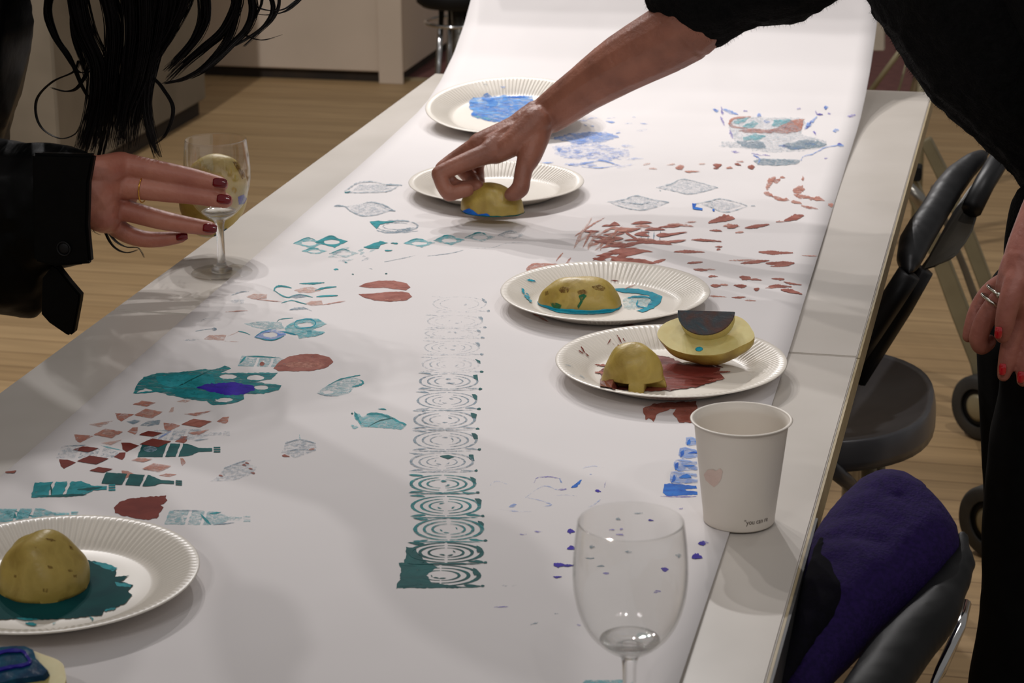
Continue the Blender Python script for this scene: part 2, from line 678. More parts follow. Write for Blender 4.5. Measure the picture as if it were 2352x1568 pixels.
add_tube(b_, [(0, 0, zr - 0.2), (0, 0, zt)], 0.02)
obj('post', b_, 'steel', stl, True)
tag(stl, 'black topped bar stool with chrome legs and foot ring, beside the cream plinth', 'stool')

# ------------------------------------------------------------------ rack and panel far behind on the right
rk = empty('metal_rack', PY(2040, 220, 5.2))
rk.location.z = 0


def px_tube(segs, r, root, name, m, seg=10):
    bm_ = bmesh.new()
    for s in segs:
        add_tube(bm_, [q if isinstance(q, Vector) else PY(*q) for q in s], r, seg)
    return obj(name, shift(bm_, root), m, root, True)


px_tube([[(1995, 215, 5.2), (2110, 60, 5.2)]], 0.0065, rk, 'strut', 'beige_metal')
px_tube([[(2030, 330, 5.3), (2100, 80, 5.3)]], 0.003, rk, 'brace', 'beige_metal')
px_tube([[(2095, 230, 5.25), (2125, 120, 5.25)]], 0.012, rk, 'strut', 'steel')
px_tube([[(1980, 60, 5.2), Vector((PY(1980, 60, 5.2).x, 5.2, 0))], [(2125, 60, 5.2), Vector((PY(2125, 60, 5.2).x, 5.2, 0))]], 0.012, rk, 'upright', 'beige_metal')
tag(rk, 'beige tubular rack with a diagonal strut, behind the far right table corner', 'rack')
wp = obj('white_panel', slab([PY(a, b, 5.6) for a, b in [(2000, -60), (2033, -60), (2031, 117), (2003, 117)]], (0, 0.03, 0), 0.002), 'white_board')
tag(wp, 'small off-white board beyond the far right table corner', 'board')

# ------------------------------------------------------------------ tables
TH = 0.028


def make_table(y0, y1, label):
    t = empty('table', ((XL + XR) / 2, (y0 + y1) / 2, 0))
    g = 0.0018
    bm = box((XL, y0 + g, TZ - TH), (XR, y1 - g, TZ), 0.0012)
    obj('tabletop', shift(bm, t), 'laminate', t)
    bm = bmesh.new()
    add_box(bm, (XR + 0.0003, y0 + g, TZ - TH + 0.001), (XR + 0.0025, y1 - g, TZ - 0.0015))
    e = obj('edge_band', shift(bm, t), 'edge', t)
    bm = bmesh.new()
    for a, b in (((XL + .08, y0 + .1), (XR - .08, y0 + .125)), ((XL + .08, y1 - .125), (XR - .08, y1 - .1))):
        add_box(bm, (a[0], a[1], TZ - TH - 0.035), (b[0], b[1], TZ - TH), 0.002)
    for x in (XL + .08, XR - .105):
        add_box(bm, (x, y0 + .1, TZ - TH - 0.035), (x + .025, y1 - .1, TZ - TH), 0.002)
    obj('under_frame', shift(bm, t), 'steel', t)
    for x in (XL + .09, XR - .09):
        for y in (y0 + .11, y1 - .11):
            bm = bmesh.new()
            add_tube(bm, [(x, y, TZ - TH), (x, y, 0)], 0.016, 14)
            obj('leg', shift(bm, t), 'steel', t, True)
    tag(t, label, 'table', 'white tables pushed end to end')
    return t


ta = make_table(YJ, YB, 'far white laminate table, its back end under the rising paper sheet')
tb = make_table(0.62, YJ, 'near white laminate table under the wine glass and paper cup')
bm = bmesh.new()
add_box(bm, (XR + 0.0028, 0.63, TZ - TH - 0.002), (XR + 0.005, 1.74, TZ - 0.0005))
obj('edge_shade_strip', shift(bm, tb), 'edge_shade', tb)  # shade on the near edge, built as a dark strip over the beige band

# ------------------------------------------------------------------ the paper sheet
PROF = [(0.0, .0012), (2.95, .0012), (3.1, .0016), (3.18, .003), (3.25, .008), (3.33, .022), (3.42, .048), (3.5, .084), (3.56, .122), (3.62, .17), (3.66, .24), (3.68, .32), (3.69, .55)]


def paper_h(Y):
    for (a, za), (b, zb) in zip(PROF, PROF[1:]):
        if Y <= b:
            t = (Y - a) / (b - a)
            return TZ + za + (zb - za) * t
    return TZ + PROF[-1][1]


def pl_x(Y): return -0.855 - 0.026 * (Y - 1.7)


RX = [(0.6, -.2040), (1.42, -.2165), (2.185, -.2270), (2.78, -.2400), (3.0, -.2440), (3.3, -.2470), (3.7, -.2500)]


def pr_x(Y):
    for (a, xa), (b, xb) in zip(RX, RX[1:]):
        if Y <= b:
            return xa + (xb - xa) * (Y - a) / (b - a)
    return RX[-1][1]


def ripple(x, Y):
    base = 0.0
    if Y > 2.6:
        e = min(1, (Y - 2.6) / 0.5)
        base = 0.004 * e * (1 + math.sin(x * 9 + Y * 7)) * 0.5
    u = (x - pl_x(Y)) / (pr_x(Y) - pl_x(Y))
    if u > 0.93:
        base += 0.0018 * ((u - 0.93) / 0.07) * (1 + math.sin(Y * 6.0)) * 0.8
    if u < 0.05:
        base += 0.0012 * ((0.05 - u) / 0.05) * (1 + math.sin(Y * 5.0 + 1)) * 0.5
    return base


def paper_z(x, Y): return paper_h(Y) + ripple(x, Y)


sheet = empty('paper_sheet', (-0.54, 2.2, TZ))
bm = bmesh.new()
ys = list(np.arange(0.70, 2.9, 0.03)) + list(np.arange(2.9, 3.66, 0.012))
seq = [(y, paper_h(y)) for y in ys]
for k in range(1, 3):
    seq.append((3.66 + 0.0037 * k, TZ + 0.24 + 0.039 * k))
grid = []
for Yk, zk in seq:
    row = []
    for i in range(25):
        u = i / 24
        x = pl_x(Yk) + (pr_x(Yk) - pl_x(Yk)) * u
        row.append(bm.verts.new((x, Yk, zk + (ripple(x, Yk) if Yk < 3.66 else ripple(x, 3.65)))))
    grid.append(row)
for a, b in zip(grid, grid[1:]):
    for i in range(24):
        bm.faces.new((a[i], a[i + 1], b[i + 1], b[i]))
bm.normal_update()
if list(bm.faces)[0].normal.z < 0:
    bmesh.ops.reverse_faces(bm, faces=bm.faces)
sh = obj('sheet', shift(bm, sheet), 'paper', sheet, True)
md = sh.modifiers.new('thickness', 'SOLIDIFY')
md.thickness = 0.0003
md.offset = -1
tag(sheet, 'long white paper sheet covered in potato prints, lying along both tables', 'paper')

# ------------------------------------------------------------------ printed marks on the sheet
RNG = random.Random(7)
LAYER = [0]


def jag(poly, amp, step=5.0, rng=None):
    """break the straight edges of a pixel outline into a slightly ragged one"""
    rng = rng or RNG
    out = []
    n = len(poly)
    for i in range(n):
        a, b = poly[i], poly[(i + 1) % n]
        L = math.hypot(b[0] - a[0], b[1] - a[1])
        k = max(1, int(L / step))
        for j in range(k):
            t = j / k
            out.append((a[0] + (b[0] - a[0]) * t + rng.uniform(-amp, amp), a[1] + (b[1] - a[1]) * t + rng.uniform(-amp, amp) * 0.5))
    return out


def ell(cx, cy, rx, ry, n=22, rot=0.0, a0=0, a1=2 * PI):
    c, s = math.cos(rot), math.sin(rot)
    full = abs(a1 - a0 - 2 * PI) < 1e-6
    m = n if full else n + 1
    return [(cx + rx * math.cos(a0 + (a1 - a0) * k / n) * c - ry * math.sin(a0 + (a1 - a0) * k / n) * s,
             cy + rx * math.cos(a0 + (a1 - a0) * k / n) * s + ry * math.sin(a0 + (a1 - a0) * k / n) * c) for k in range(m)]


def lens(x0, y0, x1, y1, w, bend=0.0):
    """brush dab from one point to another, thick in the middle"""
    dx, dy = x1 - x0, y1 - y0
    L = math.hypot(dx, dy) or 1
    nx, ny = -dy / L, dx / L
    n = max(3, int(L / 6))
    up_, dn = [], []
    pk = RNG.uniform(0.3, 0.7)
    asy = RNG.uniform(0.1, 0.9)
    rough_ = 0.16 if L > 12 else 0.0
    for k in range(n + 1):
        t = k / n
        q_ = t / pk if t < pk else (1 - t) / (1 - pk)
        hw = w * 0.5 * (0.12 + 0.95 * max(0, q_) ** 0.7) * (1 + RNG.uniform(-rough_, rough_))
        bx = bend * math.sin(PI * t)
        x, y = x0 + dx * t + nx * bx, y0 + dy * t + ny * bx
        up_.append((x + nx * hw * 2 * asy, y + ny * hw * 2 * asy))
        dn.append((x - nx * hw * 2 * (1 - asy), y - ny * hw * 2 * (1 - asy)))
    return up_ + dn[::-1][1:-1]


def path_stroke(pts, w0, w1=None, taper=True):
    """ribbon along a pixel path"""
    w1 = w0 if w1 is None else w1
    P = [Vector((p[0], p[1], 0)) for p in pts]
    P = spline(P, 5)
    n = len(P)
    a, b = [], []
    for i, p in enumerate(P):
        d = (P[min(i + 1, n - 1)] - P[max(i - 1, 0)])
        if d.length < 1e-6:
            d = Vector((1, 0, 0))
        d.normalize()
        nn = Vector((-d.y, d.x, 0))
        t = i / (n - 1)
        w_ = (w0 + (w1 - w0) * t) * (0.35 + 0.65 * math.sin(PI * min(max(t, .02), .98)) if taper else 1)
        w_ *= RNG.uniform(0.75, 1.2)
        a.append((p.x + nn.x * w_ / 2, p.y + nn.y * w_ / 2))
        b.append((p.x - nn.x * w_ / 2, p.y - nn.y * w_ / 2))
    return a + b[::-1]


def annulus(cx, cy, rx, ry, w, a0, a1, wy=None, rot=0, n=20):
    """arc of a ring as polygon"""
    wy = wy or w * 0.45
    o = ell(cx, cy, rx + w / 2, ry + wy / 2, n, rot, a0, a1 - 1e-3)
    i = ell(cx, cy, rx - w / 2, ry - wy / 2, n, rot, a0, a1 - 1e-3)
    return o + i[::-1]


def flat_mesh(name, shapes, to3d, dz0=0.0002):
    """shapes: list of (outer, [holes], material name or None)"""
    mats = []
    verts, faces, mi = [], [], []
    for k, s in enumerate(shapes):
        outer, holes, m = s
        loops = [outer] + list(holes)
        pts2, edg = [], []
        for lp in loops:
            b0 = len(pts2)
            pts2 += [Vector((p[0], p[1])) for p in lp]
            edg += [(b0 + i, b0 + (i + 1) % len(lp)) for i in range(len(lp))]
        v2, _, f2, _, _, _ = delaunay_2d_cdt(pts2, edg, [], 0, 1e-4)
        tris = []
        for f in f2:
            cxx = sum(v2[i].x for i in f) / len(f)
            cyy = sum(v2[i].y for i in f) / len(f)
            if inside((cxx, cyy), outer) and not any(inside((cxx, cyy), h) for h in holes):
                tris.append(f)
        loops = [[(v.x, v.y) for v in v2]]
        base = len(verts)
        LAYER[0] = (LAYER[0] + 1) % 40
        dz = dz0 + LAYER[0] * 0.000012
        for lp in loops:
            for p in lp:
                verts.append(to3d(p[0], p[1], dz))
        if m not in mats:
            mats.append(m)
        for t in tris:
            f = [base + q for q in t]
            A, B, Cc = verts[f[0]], verts[f[1]], verts[f[2]]
            nz = (B - A).cross(Cc - A)
            if nz.length < 1e-12:
                continue
            if nz.z < 0:
                f = f[::-1]
            faces.append(f)
            mi.append(mats.index(m))
    me = bpy.data.meshes.new(name)
    me.from_pydata([tuple(v) for v in verts], [], faces)
    for m in mats:
        me.materials.append(M[m])
    for p, i in zip(me.polygons, mi):
        p.material_index = i
    return me


def on_paper(px, py, dz):
    p = T(px, py, TZ + 0.0012)
    if p.y > 2.55:
        p = hit(px, py, paper_z)
        dz += 0.0004
    p = Vector((min(max(p.x, pl_x(p.y) + 0.0005), pr_x(p.y) - 0.0005), p.y, 0))
    p.z = paper_z(p.x, p.y) + dz
    return p - sheet.location


def split_shapes(shapes):
    """pieces that do not touch become parts of their own"""
    bb = [(min(p[0] for p in s_[0]) - 5, min(p[1] for p in s_[0]) - 3, max(p[0] for p in s_[0]) + 5, max(p[1] for p in s_[0]) + 3) for s_ in shapes]
    par = list(range(len(shapes)))

    def find(i):
        while par[i] != i:
            i = par[i]
        return i
    for i in range(len(shapes)):
        for j in range(i):
            a, b = bb[i], bb[j]
            if a[0] < b[2] and b[0] < a[2] and a[1] < b[3] and b[1] < a[3]:
                par[find(i)] = find(j)
    out = {}
    for i, s_ in enumerate(shapes):
        out.setdefault(find(i), []).append(s_)
    return list(out.values())


def mark(name, shapes, label=None):
    o = obj(name, flat_mesh(name, shapes, on_paper), None, sheet)
    if label:
        o['label'] = label
    return o


def mark_split(name, shapes):
    for part_ in split_shapes(shapes):
        mark(name, part_)


def S(outer, m, amp=1.0, holes=(), step=5):
    return (jag(outer, amp, step), [jag(h, amp * 0.7, step) for h in holes], m)


def Z(pts, ox, oy, s):                     # helper: coordinates read off an enlarged crop
    return [(ox + a / s, oy + b / s) for a, b in pts]


def dabs(n, box_, m, L=(10, 30), w=(3, 7), ang=(-12, 12), rng=None):
    rng = rng or RNG
    out = []
    for _ in range(n):
        x, y = rng.uniform(box_[0], box_[2]), rng.uniform(box_[1], box_[3])
        a = math.radians(rng.uniform(*ang))
        l = rng.uniform(*L)
        mm = m if isinstance(m, str) else rng.choice(m)
        out.append(S(lens(x, y, x + l * math.cos(a), y + l * math.sin(a), rng.uniform(*w)), mm, 0.8))
    return out


# column of ring prints
cells = [(1375, 1470, 125, 480), (1280, 1370, 160, 492), (1175, 1275, 182, 492), (1080, 1170, 170, 480), (990, 1070, 165, 460), (895, 975, 165, 452), (800, 885, 180, 466), (715, 795, 180, 458), (635, 710, 195, 465), (555, 625, 205, 470), (485, 550, 215, 476), (415, 475, 225, 476), (365, 405, 228, 480), (305, 360, 238, 490), (225, 290, 262, 505)]
for i, (y0, y1, x0, x1) in enumerate(cells):
    k = 1.8675
    X0, X1, Y0, Y1 = 850 + x0 / k, 850 + x1 / k, 560 + y0 / k, 560 + y1 / k
    cx, cy, rx, ry = (X0 + X1) / 2, (Y0 + Y1) / 2, (X1 - X0) / 2, (Y1 - Y0) / 2
    dark = ['p_teal_dark', 'p_teal_dark', 'p_brush', 'p_brush', 'p_brush', 'p_grey', 'p_grey', 'p_grey', 'p_grey', 'p_grey', 'p_grey_pale', 'p_grey_pale', 'p_grey_pale', 'p_grey_pale', 'p_grey_pale'][i]
    acc = 'p_teal_dark' if i < 11 else 'p_grey'
    wk = [9, 8, 7, 6.5, 6, 5, 5, 5, 4.5, 4.5, 4, 3.5, 3, 3, 2.5][i]
    sh_ = []
    if i == 0:
        sh_.append(S([(X0, Y0 - 3), (X0 + 60, Y0 - 8), (cx - 8, Y0 + 6), (cx - 34, cy), (cx - 18, Y1 - 8), (X1 - 60, Y1 - 3), (X1 - 45, Y1 + 3), (X0 - 8, Y1 + 4), (X0 + 6, cy)], 'p_teal_dark', 2.5))
        sh_.append(S([(X0 + 10, Y0), (X0 + 18, Y0 - 40), (X0 + 34, Y0 - 38), (X0 + 60, Y0 - 6), (X0 + 40, Y0 + 6)], 'p_teal_dark', 2.5))
    for fr, ww in ((0.93, 1.0), (0.68, 0.8), (0.45, 0.6)):
        if i > 11 and fr < 0.5:
            continue
        a = RNG.uniform(0.1, 0.5)
        gap = 0.15 + 0.05 * i
        # left and right halves of the ring, swelling towards the sides
        for c0 in (PI, 0):
            span = PI / 2 * (0.98 - 0.02 * i * (fr < 0.7))
            n = 14
            outer, inner = [], []
            for q in range(n + 1):
                th = c0 - span + 2 * span * q / n
                sw = (0.35 + 0.9 * abs(math.cos(th)) ** 1.5) * wk * ww * RNG.uniform(0.8, 1.15)
                outer.append((cx + (rx * fr + sw * .5) * math.cos(th), cy + (ry * fr + sw * .22) * math.sin(th)))
                inner.append((cx + (rx * fr - sw * .5) * math.cos(th), cy + (ry * fr - sw * .22) * math.sin(th)))
            sh_.append((outer + inner[::-1], [], dark))
    # corner whiskers
    for sx_, sy_ in ((-1, -1), (-1, 1), (1, 1)):
        sh_.append(S(lens(cx + sx_ * rx * 1.0, cy + sy_ * ry * 0.98, cx + sx_ * rx * 0.55, cy + sy_ * ry * 0.86, wk * 0.8), dark, 0.6))
    sh_.append(S(lens(cx - rx * .98, cy + ry * 1.08, cx + rx * .9, cy + ry * 1.08, wk * 0.45), dark, 0.8))
    # heavier blot at the right
    sh_.append(S(lens(cx + rx * .80, cy - ry * .75, cx + rx * .97, cy - ry * .1, 5 + wk * (1.1 if i < 10 else .2)), acc, 1.2))
    sh_.append(S(ell(cx + rx * 1.02, cy + ry * .95, 4.5, 2.5, 8), acc, 1))
    for q in range(3):
        a = RNG.uniform(0, 2 * PI)
        sh_.append(S(lens(cx + rx * .25 * math.cos(a), cy + ry * .3 * math.sin(a), cx + rx * .25 * math.cos(a + .8), cy + ry * .3 * math.sin(a + .8), 3), dark, 0.6))
    if i == 5:
        sh_.append(S(lens(cx - 5, cy - ry * .62, cx + 28, cy - ry * .55, 9), 'p_teal_dark', 1))
    mark('ring_print', sh_)


# bottle prints
def bottle(x0, x1, yc, h, m, cuts=(0.32, 0.55), tilt=0.0, neck=True, rag=1.0, name='bottle_print'):
    L = x1 - x0
    sh_ = []

    def q(u, v):
        return (x0 + u * L, yc + v * h + tilt * u)
    edges = [0.0] + list(cuts) + [0.74]
    for a, b in zip(edges, edges[1:]):
        g = 0.018
        slant = 0.03
        top = [q(a + g + slant, -.5), q((a + b) / 2 + slant, -.5), q(b - g + slant, -.5)]
        bot = [q(b - g - slant, .5), q((a + b) / 2 - slant, .5), q(a + g - slant, .5)]
        if b == edges[-1]:
            top = [q(a + g + slant, -.5), q(.60, -.48), q(.66, -.34), q(.74, -.14)]
            bot = [q(.74, .14), q(.66, .36), q(.58, .48), q(a + g - slant, .5)]
        sh_.append(S(top + bot, m, rag))
    if neck:
        sh_.append(S([q(.73, -.15), q(.90, -.12), q(.90, .12), q(.73, .15)], m, rag * .6))
        for v in (-.16, 0, .16):
            sh_.append(S([q(.92, v - .05), q(1.0, v - .05), q(1.0, v + .05), q(.92, v + .05)], m, 0.3))
    return sh_


mark('bottle_print', bottle(72, 265, 1126, 34, 'p_teal', (0.24, 0.42), -6, True, 2.0) + [S(lens(80, 1140, 200, 1136, 5), 'p_teal_dark', 1), S(lens(115, 1110, 118, 1140, 4), 'p_teal_dark', .5), S(lens(175, 1125, 240, 1118, 6), 'p_teal_dark', 1.2)], 'turquoise bottle print')
mark('bottle_print', bottle(-25, 180, 1185, 30, 'p_teal_wash', (0.30, 0.47), -3, True, 1.2) + [S(lens(30, 1172, 120, 1198, 4), 'p_teal', 1), S(lens(0, 1196, 110, 1199, 4), 'p_teal', 1), S(lens(10, 1176, 40, 1190, 14), 'p_teal', 2), S(lens(48, 1172, 52, 1196, 14), 'p_teal', 1)])
mark('bottle_print', bottle(380, 575, 1188, 32, 'p_teal_pale', (0.27, 0.45), 4, True, 1) + [S(lens(460, 1178, 485, 1205, 6), 'p_teal', 1), S(lens(490, 1205, 540, 1200, 3), 'p_grey', .6), S(lens(395, 1172, 470, 1173, 3), 'p_grey', .6), S(lens(480, 1180, 510, 1176, 4), 'p_teal', 1)], 'pale bottle print')
mark('bottle_print', bottle(318, 506, 1035, 30, 'p_teal_dark', (0.34, 0.50), -2, True, 1) + [S(ell(345, 1032, 16, 7), 'p_grey', 1.5)], 'dark green bottle print')
mark('bottle_print', bottle(345, 528, 1000, 24, 'p_grey_pale', (0.25, 0.45), -4, True, .8) + [S(lens(360, 1011, 395, 990, 3), 'p_blue_wash', .6), S(lens(440, 1012, 480, 1008, 3), 'p_grey', .6)])
mark('bottle_print', bottle(235, 418, 1098, 26, 'p_teal_dark', (0.30, 0.52), 12, True, 1))
mark('bottle_print', bottle(132, 325, 1040, 24, 'p_grey_pale', (0.25, 0.5), 3, False, .8) + [S(lens(140, 1025, 200, 1022, 3), 'p_grey', .6), S(lens(230, 1022, 290, 1036, 3), 'p_teal_wash', .8)])
mark('bottle_print', bottle(548, 700, 829, 24, 'p_teal_pale', (0.28, 0.5), 4, False, .8) + [S(lens(550, 836, 566, 818, 4), 'p_teal', .6), S(lens(566, 818, 640, 822, 3), 'p_teal', .6), S(ell(602, 836, 6, 5, 9), 'p_red', 1)])
mark('bottle_print', [S(Z([(0, 375), (15, 365), (45, 370), (20, 385), (0, 395)], 0, 1100, 3.35), 'p_grey', .6)])

# red-brown ovals
mark('oval_print', [S([(628, 846), (640, 832), (660, 820), (690, 814), (725, 813), (755, 820), (766, 832), (750, 845), (715, 852), (670, 853), (640, 852)], 'p_red', 1.2), S(ell(700, 838, 45, 7), 'p_red_wash', 2)], 'light red-brown oval print')
mark('oval_print', [S([(262, 1167), (275, 1153), (300, 1145), (340, 1141), (380, 1139), (383, 1150), (370, 1160), (377, 1166), (366, 1180), (360, 1190), (340, 1194), (310, 1190), (280, 1184), (266, 1178)], 'p_red_dark', 2.2)], 'dark red half oval print')
mark('lip_print', [S([(824, 658), (838, 651), (870, 645), (905, 645), (935, 651), (942, 660), (933, 667), (905, 664), (880, 661), (850, 662)], 'p_red', .9), S([(823, 676), (850, 675), (885, 671), (925, 670), (940, 673), (946, 682), (935, 690), (895, 693), (860, 690), (838, 684)], 'p_red', .9), S(lens(880, 688, 925, 687, 4), 'p_red_wash', 1)])

# teal blob with violet centre
z7 = lambda p: Z(p, 0, 600, 2.4125)
mark('blot_print', [
    S(z7([(750, 690), (800, 640), (870, 620), (990, 615), (1120, 600), (1190, 600), (1250, 580), (1280, 595), (1220, 620), (1380, 620), (1540, 618), (1500, 655), (1420, 668), (1560, 690), (1540, 715), (1460, 735), (1350, 735), (1350, 765), (1290, 790), (1180, 800), (1140, 775), (1040, 765), (930, 740), (860, 720), (800, 705), (740, 735)]), 'p_brush', 2.2,
      [z7(ell(1262, 640, 50, 14, 12)), z7(ell(1415, 645, 50, 15, 12)), z7(ell(1448, 700, 42, 13, 12)), z7(ell(1240, 768, 50, 14, 12))]),
    S(z7([(860, 640), (1000, 625), (1180, 630), (1200, 680), (1130, 700), (950, 700), (880, 680)]), 'p_teal', 3),
    S(z7([(1090, 700), (1150, 680), (1300, 672), (1400, 690), (1410, 715), (1350, 740), (1210, 745), (1150, 720)]), 'p_violet', 3),
    S(z7([(900, 700), (1100, 715), (1300, 750), (1200, 765), (1000, 750)]), 'p_teal', 3),
    S(z7(lens(980, 700, 1180, 600, 7)), 'p_teal_dark', 1),
    S(z7(lens(740, 735, 900, 720, 8)), 'p_teal', 1)], 'teal blot with a violet middle')

# checker of red-brown diamonds and triangles
dia = [((800, 790), 65, 16, 'p_red_wash', 'd'), ((822, 845), 80, 27, 'p_red_wash', 'd'), ((1095, 845), 75, 14, 'p_red_wash', 't'), ((1090, 898), 85, 24, 'p_red', 'd'), ((560, 902), 70, 18, 'p_red_pale', 't'), ((600, 955), 82, 26, 'p_red_wash', 'd'), ((835, 958), 66, 16, 'p_red_dark', 'd'), ((860, 1008), 88, 24, 'p_red_dark', 'd'), ((620, 1005), 60, 16, 'p_red_pale', 't'), ((475, 1043), 74, 16, 'p_red_dark', 'd'), ((515, 1103), 90, 24, 'p_red_dark', 'd'), ((560, 1158), 64, 16, 'p_red_dark', 'd'), ((1100, 950), 62, 16, 'p_red_wash', 't'), ((785, 1102), 60, 12, 'p_red_wash', 'd'), ((868, 1145), 82, 24, 'p_red_wash', 'd'), ((930, 1185), 50, 10, 'p_red_wash', 'd'), ((1020, 775), 40, 8, 'p_red_pale', 'd')]
chk = []
for (cx, cy), a, b, m, kd in dia:
    if kd == 'd':
        pg = [(cx - a, cy + b * .3), (cx - a * .2, cy - b), (cx + a, cy - b * .35), (cx + a * .2, cy + b)]
    else:
        pg = [(cx - a, cy + b * .2), (cx + a, cy - b), (cx - a * .1, cy + b)]
    mark('diamond_print', [S(z7(pg), m, .8)] + ([S(z7(ell(cx + 5, cy, a * .35, b * .4, 10)), 'p_red_pale', 1)] if m == 'p_red_wash' and b > 20 else []))
fans = [((640, 842), (745, 848), 45, 'p_red_wash'), ((905, 895), (1000, 910), 48, 'p_red_wash'), ((1268, 862), (1200, 888), 40, 'p_red_wash'), ((410, 960), (520, 968), 46, 'p_red_wash'), ((672, 1005), (770, 1022), 52, 'p_red_dark'), ((328, 1098), (420, 1115), 52, 'p_red_dark'), ((1040, 970), (970, 1000), 38, 'p_red'), ((765, 920), (705, 945), 40, 'p_red_wash'), ((695, 1060), (630, 1085), 40, 'p_red_dark'), ((1000, 1090), (1030, 1118), 44, 'p_red_wash'), ((672, 1160), (745, 1180), 44, 'p_red_wash'), ((965, 810), (935, 838), 26, 'p_red_pale')]
for (ax_, ay_), (bx, by), h, m in fans:
    mark('fan_print', [S(z7([(ax_, ay_), (ax_ + (bx - ax_) * .5, ay_ + 2), (bx, by), (ax_ + (bx - ax_) * .3, ay_ + h), (ax_ + (bx - ax_) * .08, ay_ + h * .7)]), m, .7)])
mark('small_print', [S(z7([(700, 890), (745, 880), (780, 885), (740, 905)]), 'p_grey', 1), S(z7([(775, 910), (820, 885), (890, 880), (880, 905), (820, 915)]), 'p_grey', 1)])

# grid prints near the held glass
z6 = lambda p: Z(p, 400, 600, 3.485)
mark_split('grid_print', [
    S(z6(lens(1000, 178, 1205, 170, 16, 0)), 'p_teal', .6), S(z6(path_stroke([(795, 240), (820, 205), (870, 200), (940, 215)], 16)), 'p_teal', .8),
    S(z6([(960, 235), (1010, 215), (1100, 205), (1180, 235), (1090, 255), (1000, 250)]), 'p_red_pale', .8), S(z6(path_stroke([(1130, 235), (1200, 215), (1300, 205)], 14)), 'p_teal', .6),
    S(z6(path_stroke([(800, 235), (900, 290), (1000, 268), (1110, 290)], 10)), 'p_teal', .5), S(z6([(920, 285), (1010, 262), (1060, 285), (980, 298)]), 'p_grey', .8),
    S(z6(path_stroke([(1140, 285), (1230, 278), (1310, 275)], 14)), 'p_teal', .6), S(z6(path_stroke([(860, 335), (940, 315), (1000, 330), (1060, 345)], 8)), 'p_teal', .5),
    S(z6([(1040, 340), (1100, 320), (1180, 318), (1190, 350), (1100, 358)]), 'p_red_pale', .8), S(z6(path_stroke([(1190, 350), (1280, 335), (1370, 320)], 7)), 'p_red_wash', .5),
    S(z6([(915, 392), (960, 372), (1040, 368), (1060, 385), (980, 390)]), 'p_grey', .8), S(z6(path_stroke([(1030, 368), (1100, 398)], 7)), 'p_grey', .5),
    S(z6([(575, 285), (640, 262), (745, 265), (740, 300), (620, 302)]), 'p_red_pale', .8), S(z6(path_stroke([(455, 275), (540, 248), (600, 245)], 8)), 'p_grey', .5),
    S(z6([(430, 322), (500, 308), (560, 310), (555, 340), (480, 335)]), 'p_grey_pale', .8), S(z6(path_stroke([(620, 300), (740, 315), (860, 325)], 6)), 'p_red_wash', .5),
    S(z6(path_stroke([(410, 408), (500, 402), (590, 396)], 6)), 'p_red_wash', .5)])
mark('diamond_print', [
    S(z6([(880, 530), (960, 485), (1050, 460), (1150, 462), (1222, 505), (1120, 545), (990, 590), (900, 570)]), 'p_teal_wash', 1, [z6(ell(1050, 512, 66, 18, 14))]),
    S(z6(path_stroke([(960, 520), (980, 480), (1080, 465), (1130, 490), (1110, 525), (1000, 540), (960, 515)], 9)), 'p_cyan', .6),
    S(z6([(640, 610), (700, 565), (790, 545), (880, 570), (900, 590), (850, 620), (760, 635)]), 'p_blue_wash', 1, [z6(ell(770, 590, 60, 20, 12))]),
    S(z6(path_stroke([(645, 608), (710, 565), (780, 548)], 7)), 'p_cyan', .6), S(z6(path_stroke([(650, 612), (780, 635), (880, 600)], 8)), 'p_cyan', .6),
    S(z6([(980, 580), (1080, 550), (1210, 570), (1150, 600), (1000, 620)]), 'p_teal_wash', 1), S(z6(ell(1085, 572, 22, 20, 10)), 'p_cyan', 1.2),
    S(z6([(560, 500), (700, 480), (860, 490), (880, 540), (740, 550), (640, 530)]), 'p_teal_pale', 1), S(z6(path_stroke([(850, 560), (920, 575), (980, 590)], 12)), 'p_cyan', 1),
    S(z6(path_stroke([(820, 490), (850, 465), (950, 455)], 7)), 'p_teal', .6), S(z6(path_stroke([(1100, 600), (1190, 580)], 8)), 'p_cyan', .6)], 'blue and turquoise diamond prints')
mark('faint_print', [S(z6(path_stroke([(170, 560), (240, 548), (320, 538)], 6)), 'p_grey', .5), S(z6(ell(320, 545, 20, 12, 9)), 'p_grey', 1), S(z6(path_stroke([(210, 490), (250, 460), (360, 455)], 5)), 'p_grey_pale', .5),
                     S(z6([(235, 625), (280, 590), (420, 590), (400, 635)]), 'p_red_pale', 1), S(z6([(65, 632), (120, 620), (220, 628), (130, 640)]), 'p_grey_pale', .8), S(z6(path_stroke([(510, 560), (560, 570), (610, 590)], 7)), 'p_teal', .5),
                     S(z6(path_stroke([(430, 600), (480, 580), (520, 560)], 5)), 'p_red_pale', .5), S(z6(path_stroke([(400, 640), (520, 645)], 4)), 'p_red_pale', .4)])
mark('leaf_print', [S(z6([(1140, 1055), (1200, 1010), (1300, 960), (1420, 925), (1480, 940), (1520, 975), (1440, 1005), (1400, 1060), (1300, 1080), (1200, 1075)]), 'p_teal_pale', 1.2, [z6(ell(1235, 1048, 45, 14, 10))]),
                    S(z6(path_stroke([(1220, 1000), (1320, 950), (1420, 925), (1490, 912)], 9)), 'p_teal', .8), S(z6(path_stroke([(1430, 1005), (1480, 995), (1515, 970), (1490, 950)], 14)), 'p_teal', 1.2), S(z6(path_stroke([(1140, 1055), (1210, 1075), (1320, 1080)], 6)), 'p_grey', .5)], 'pale torn leaf print')
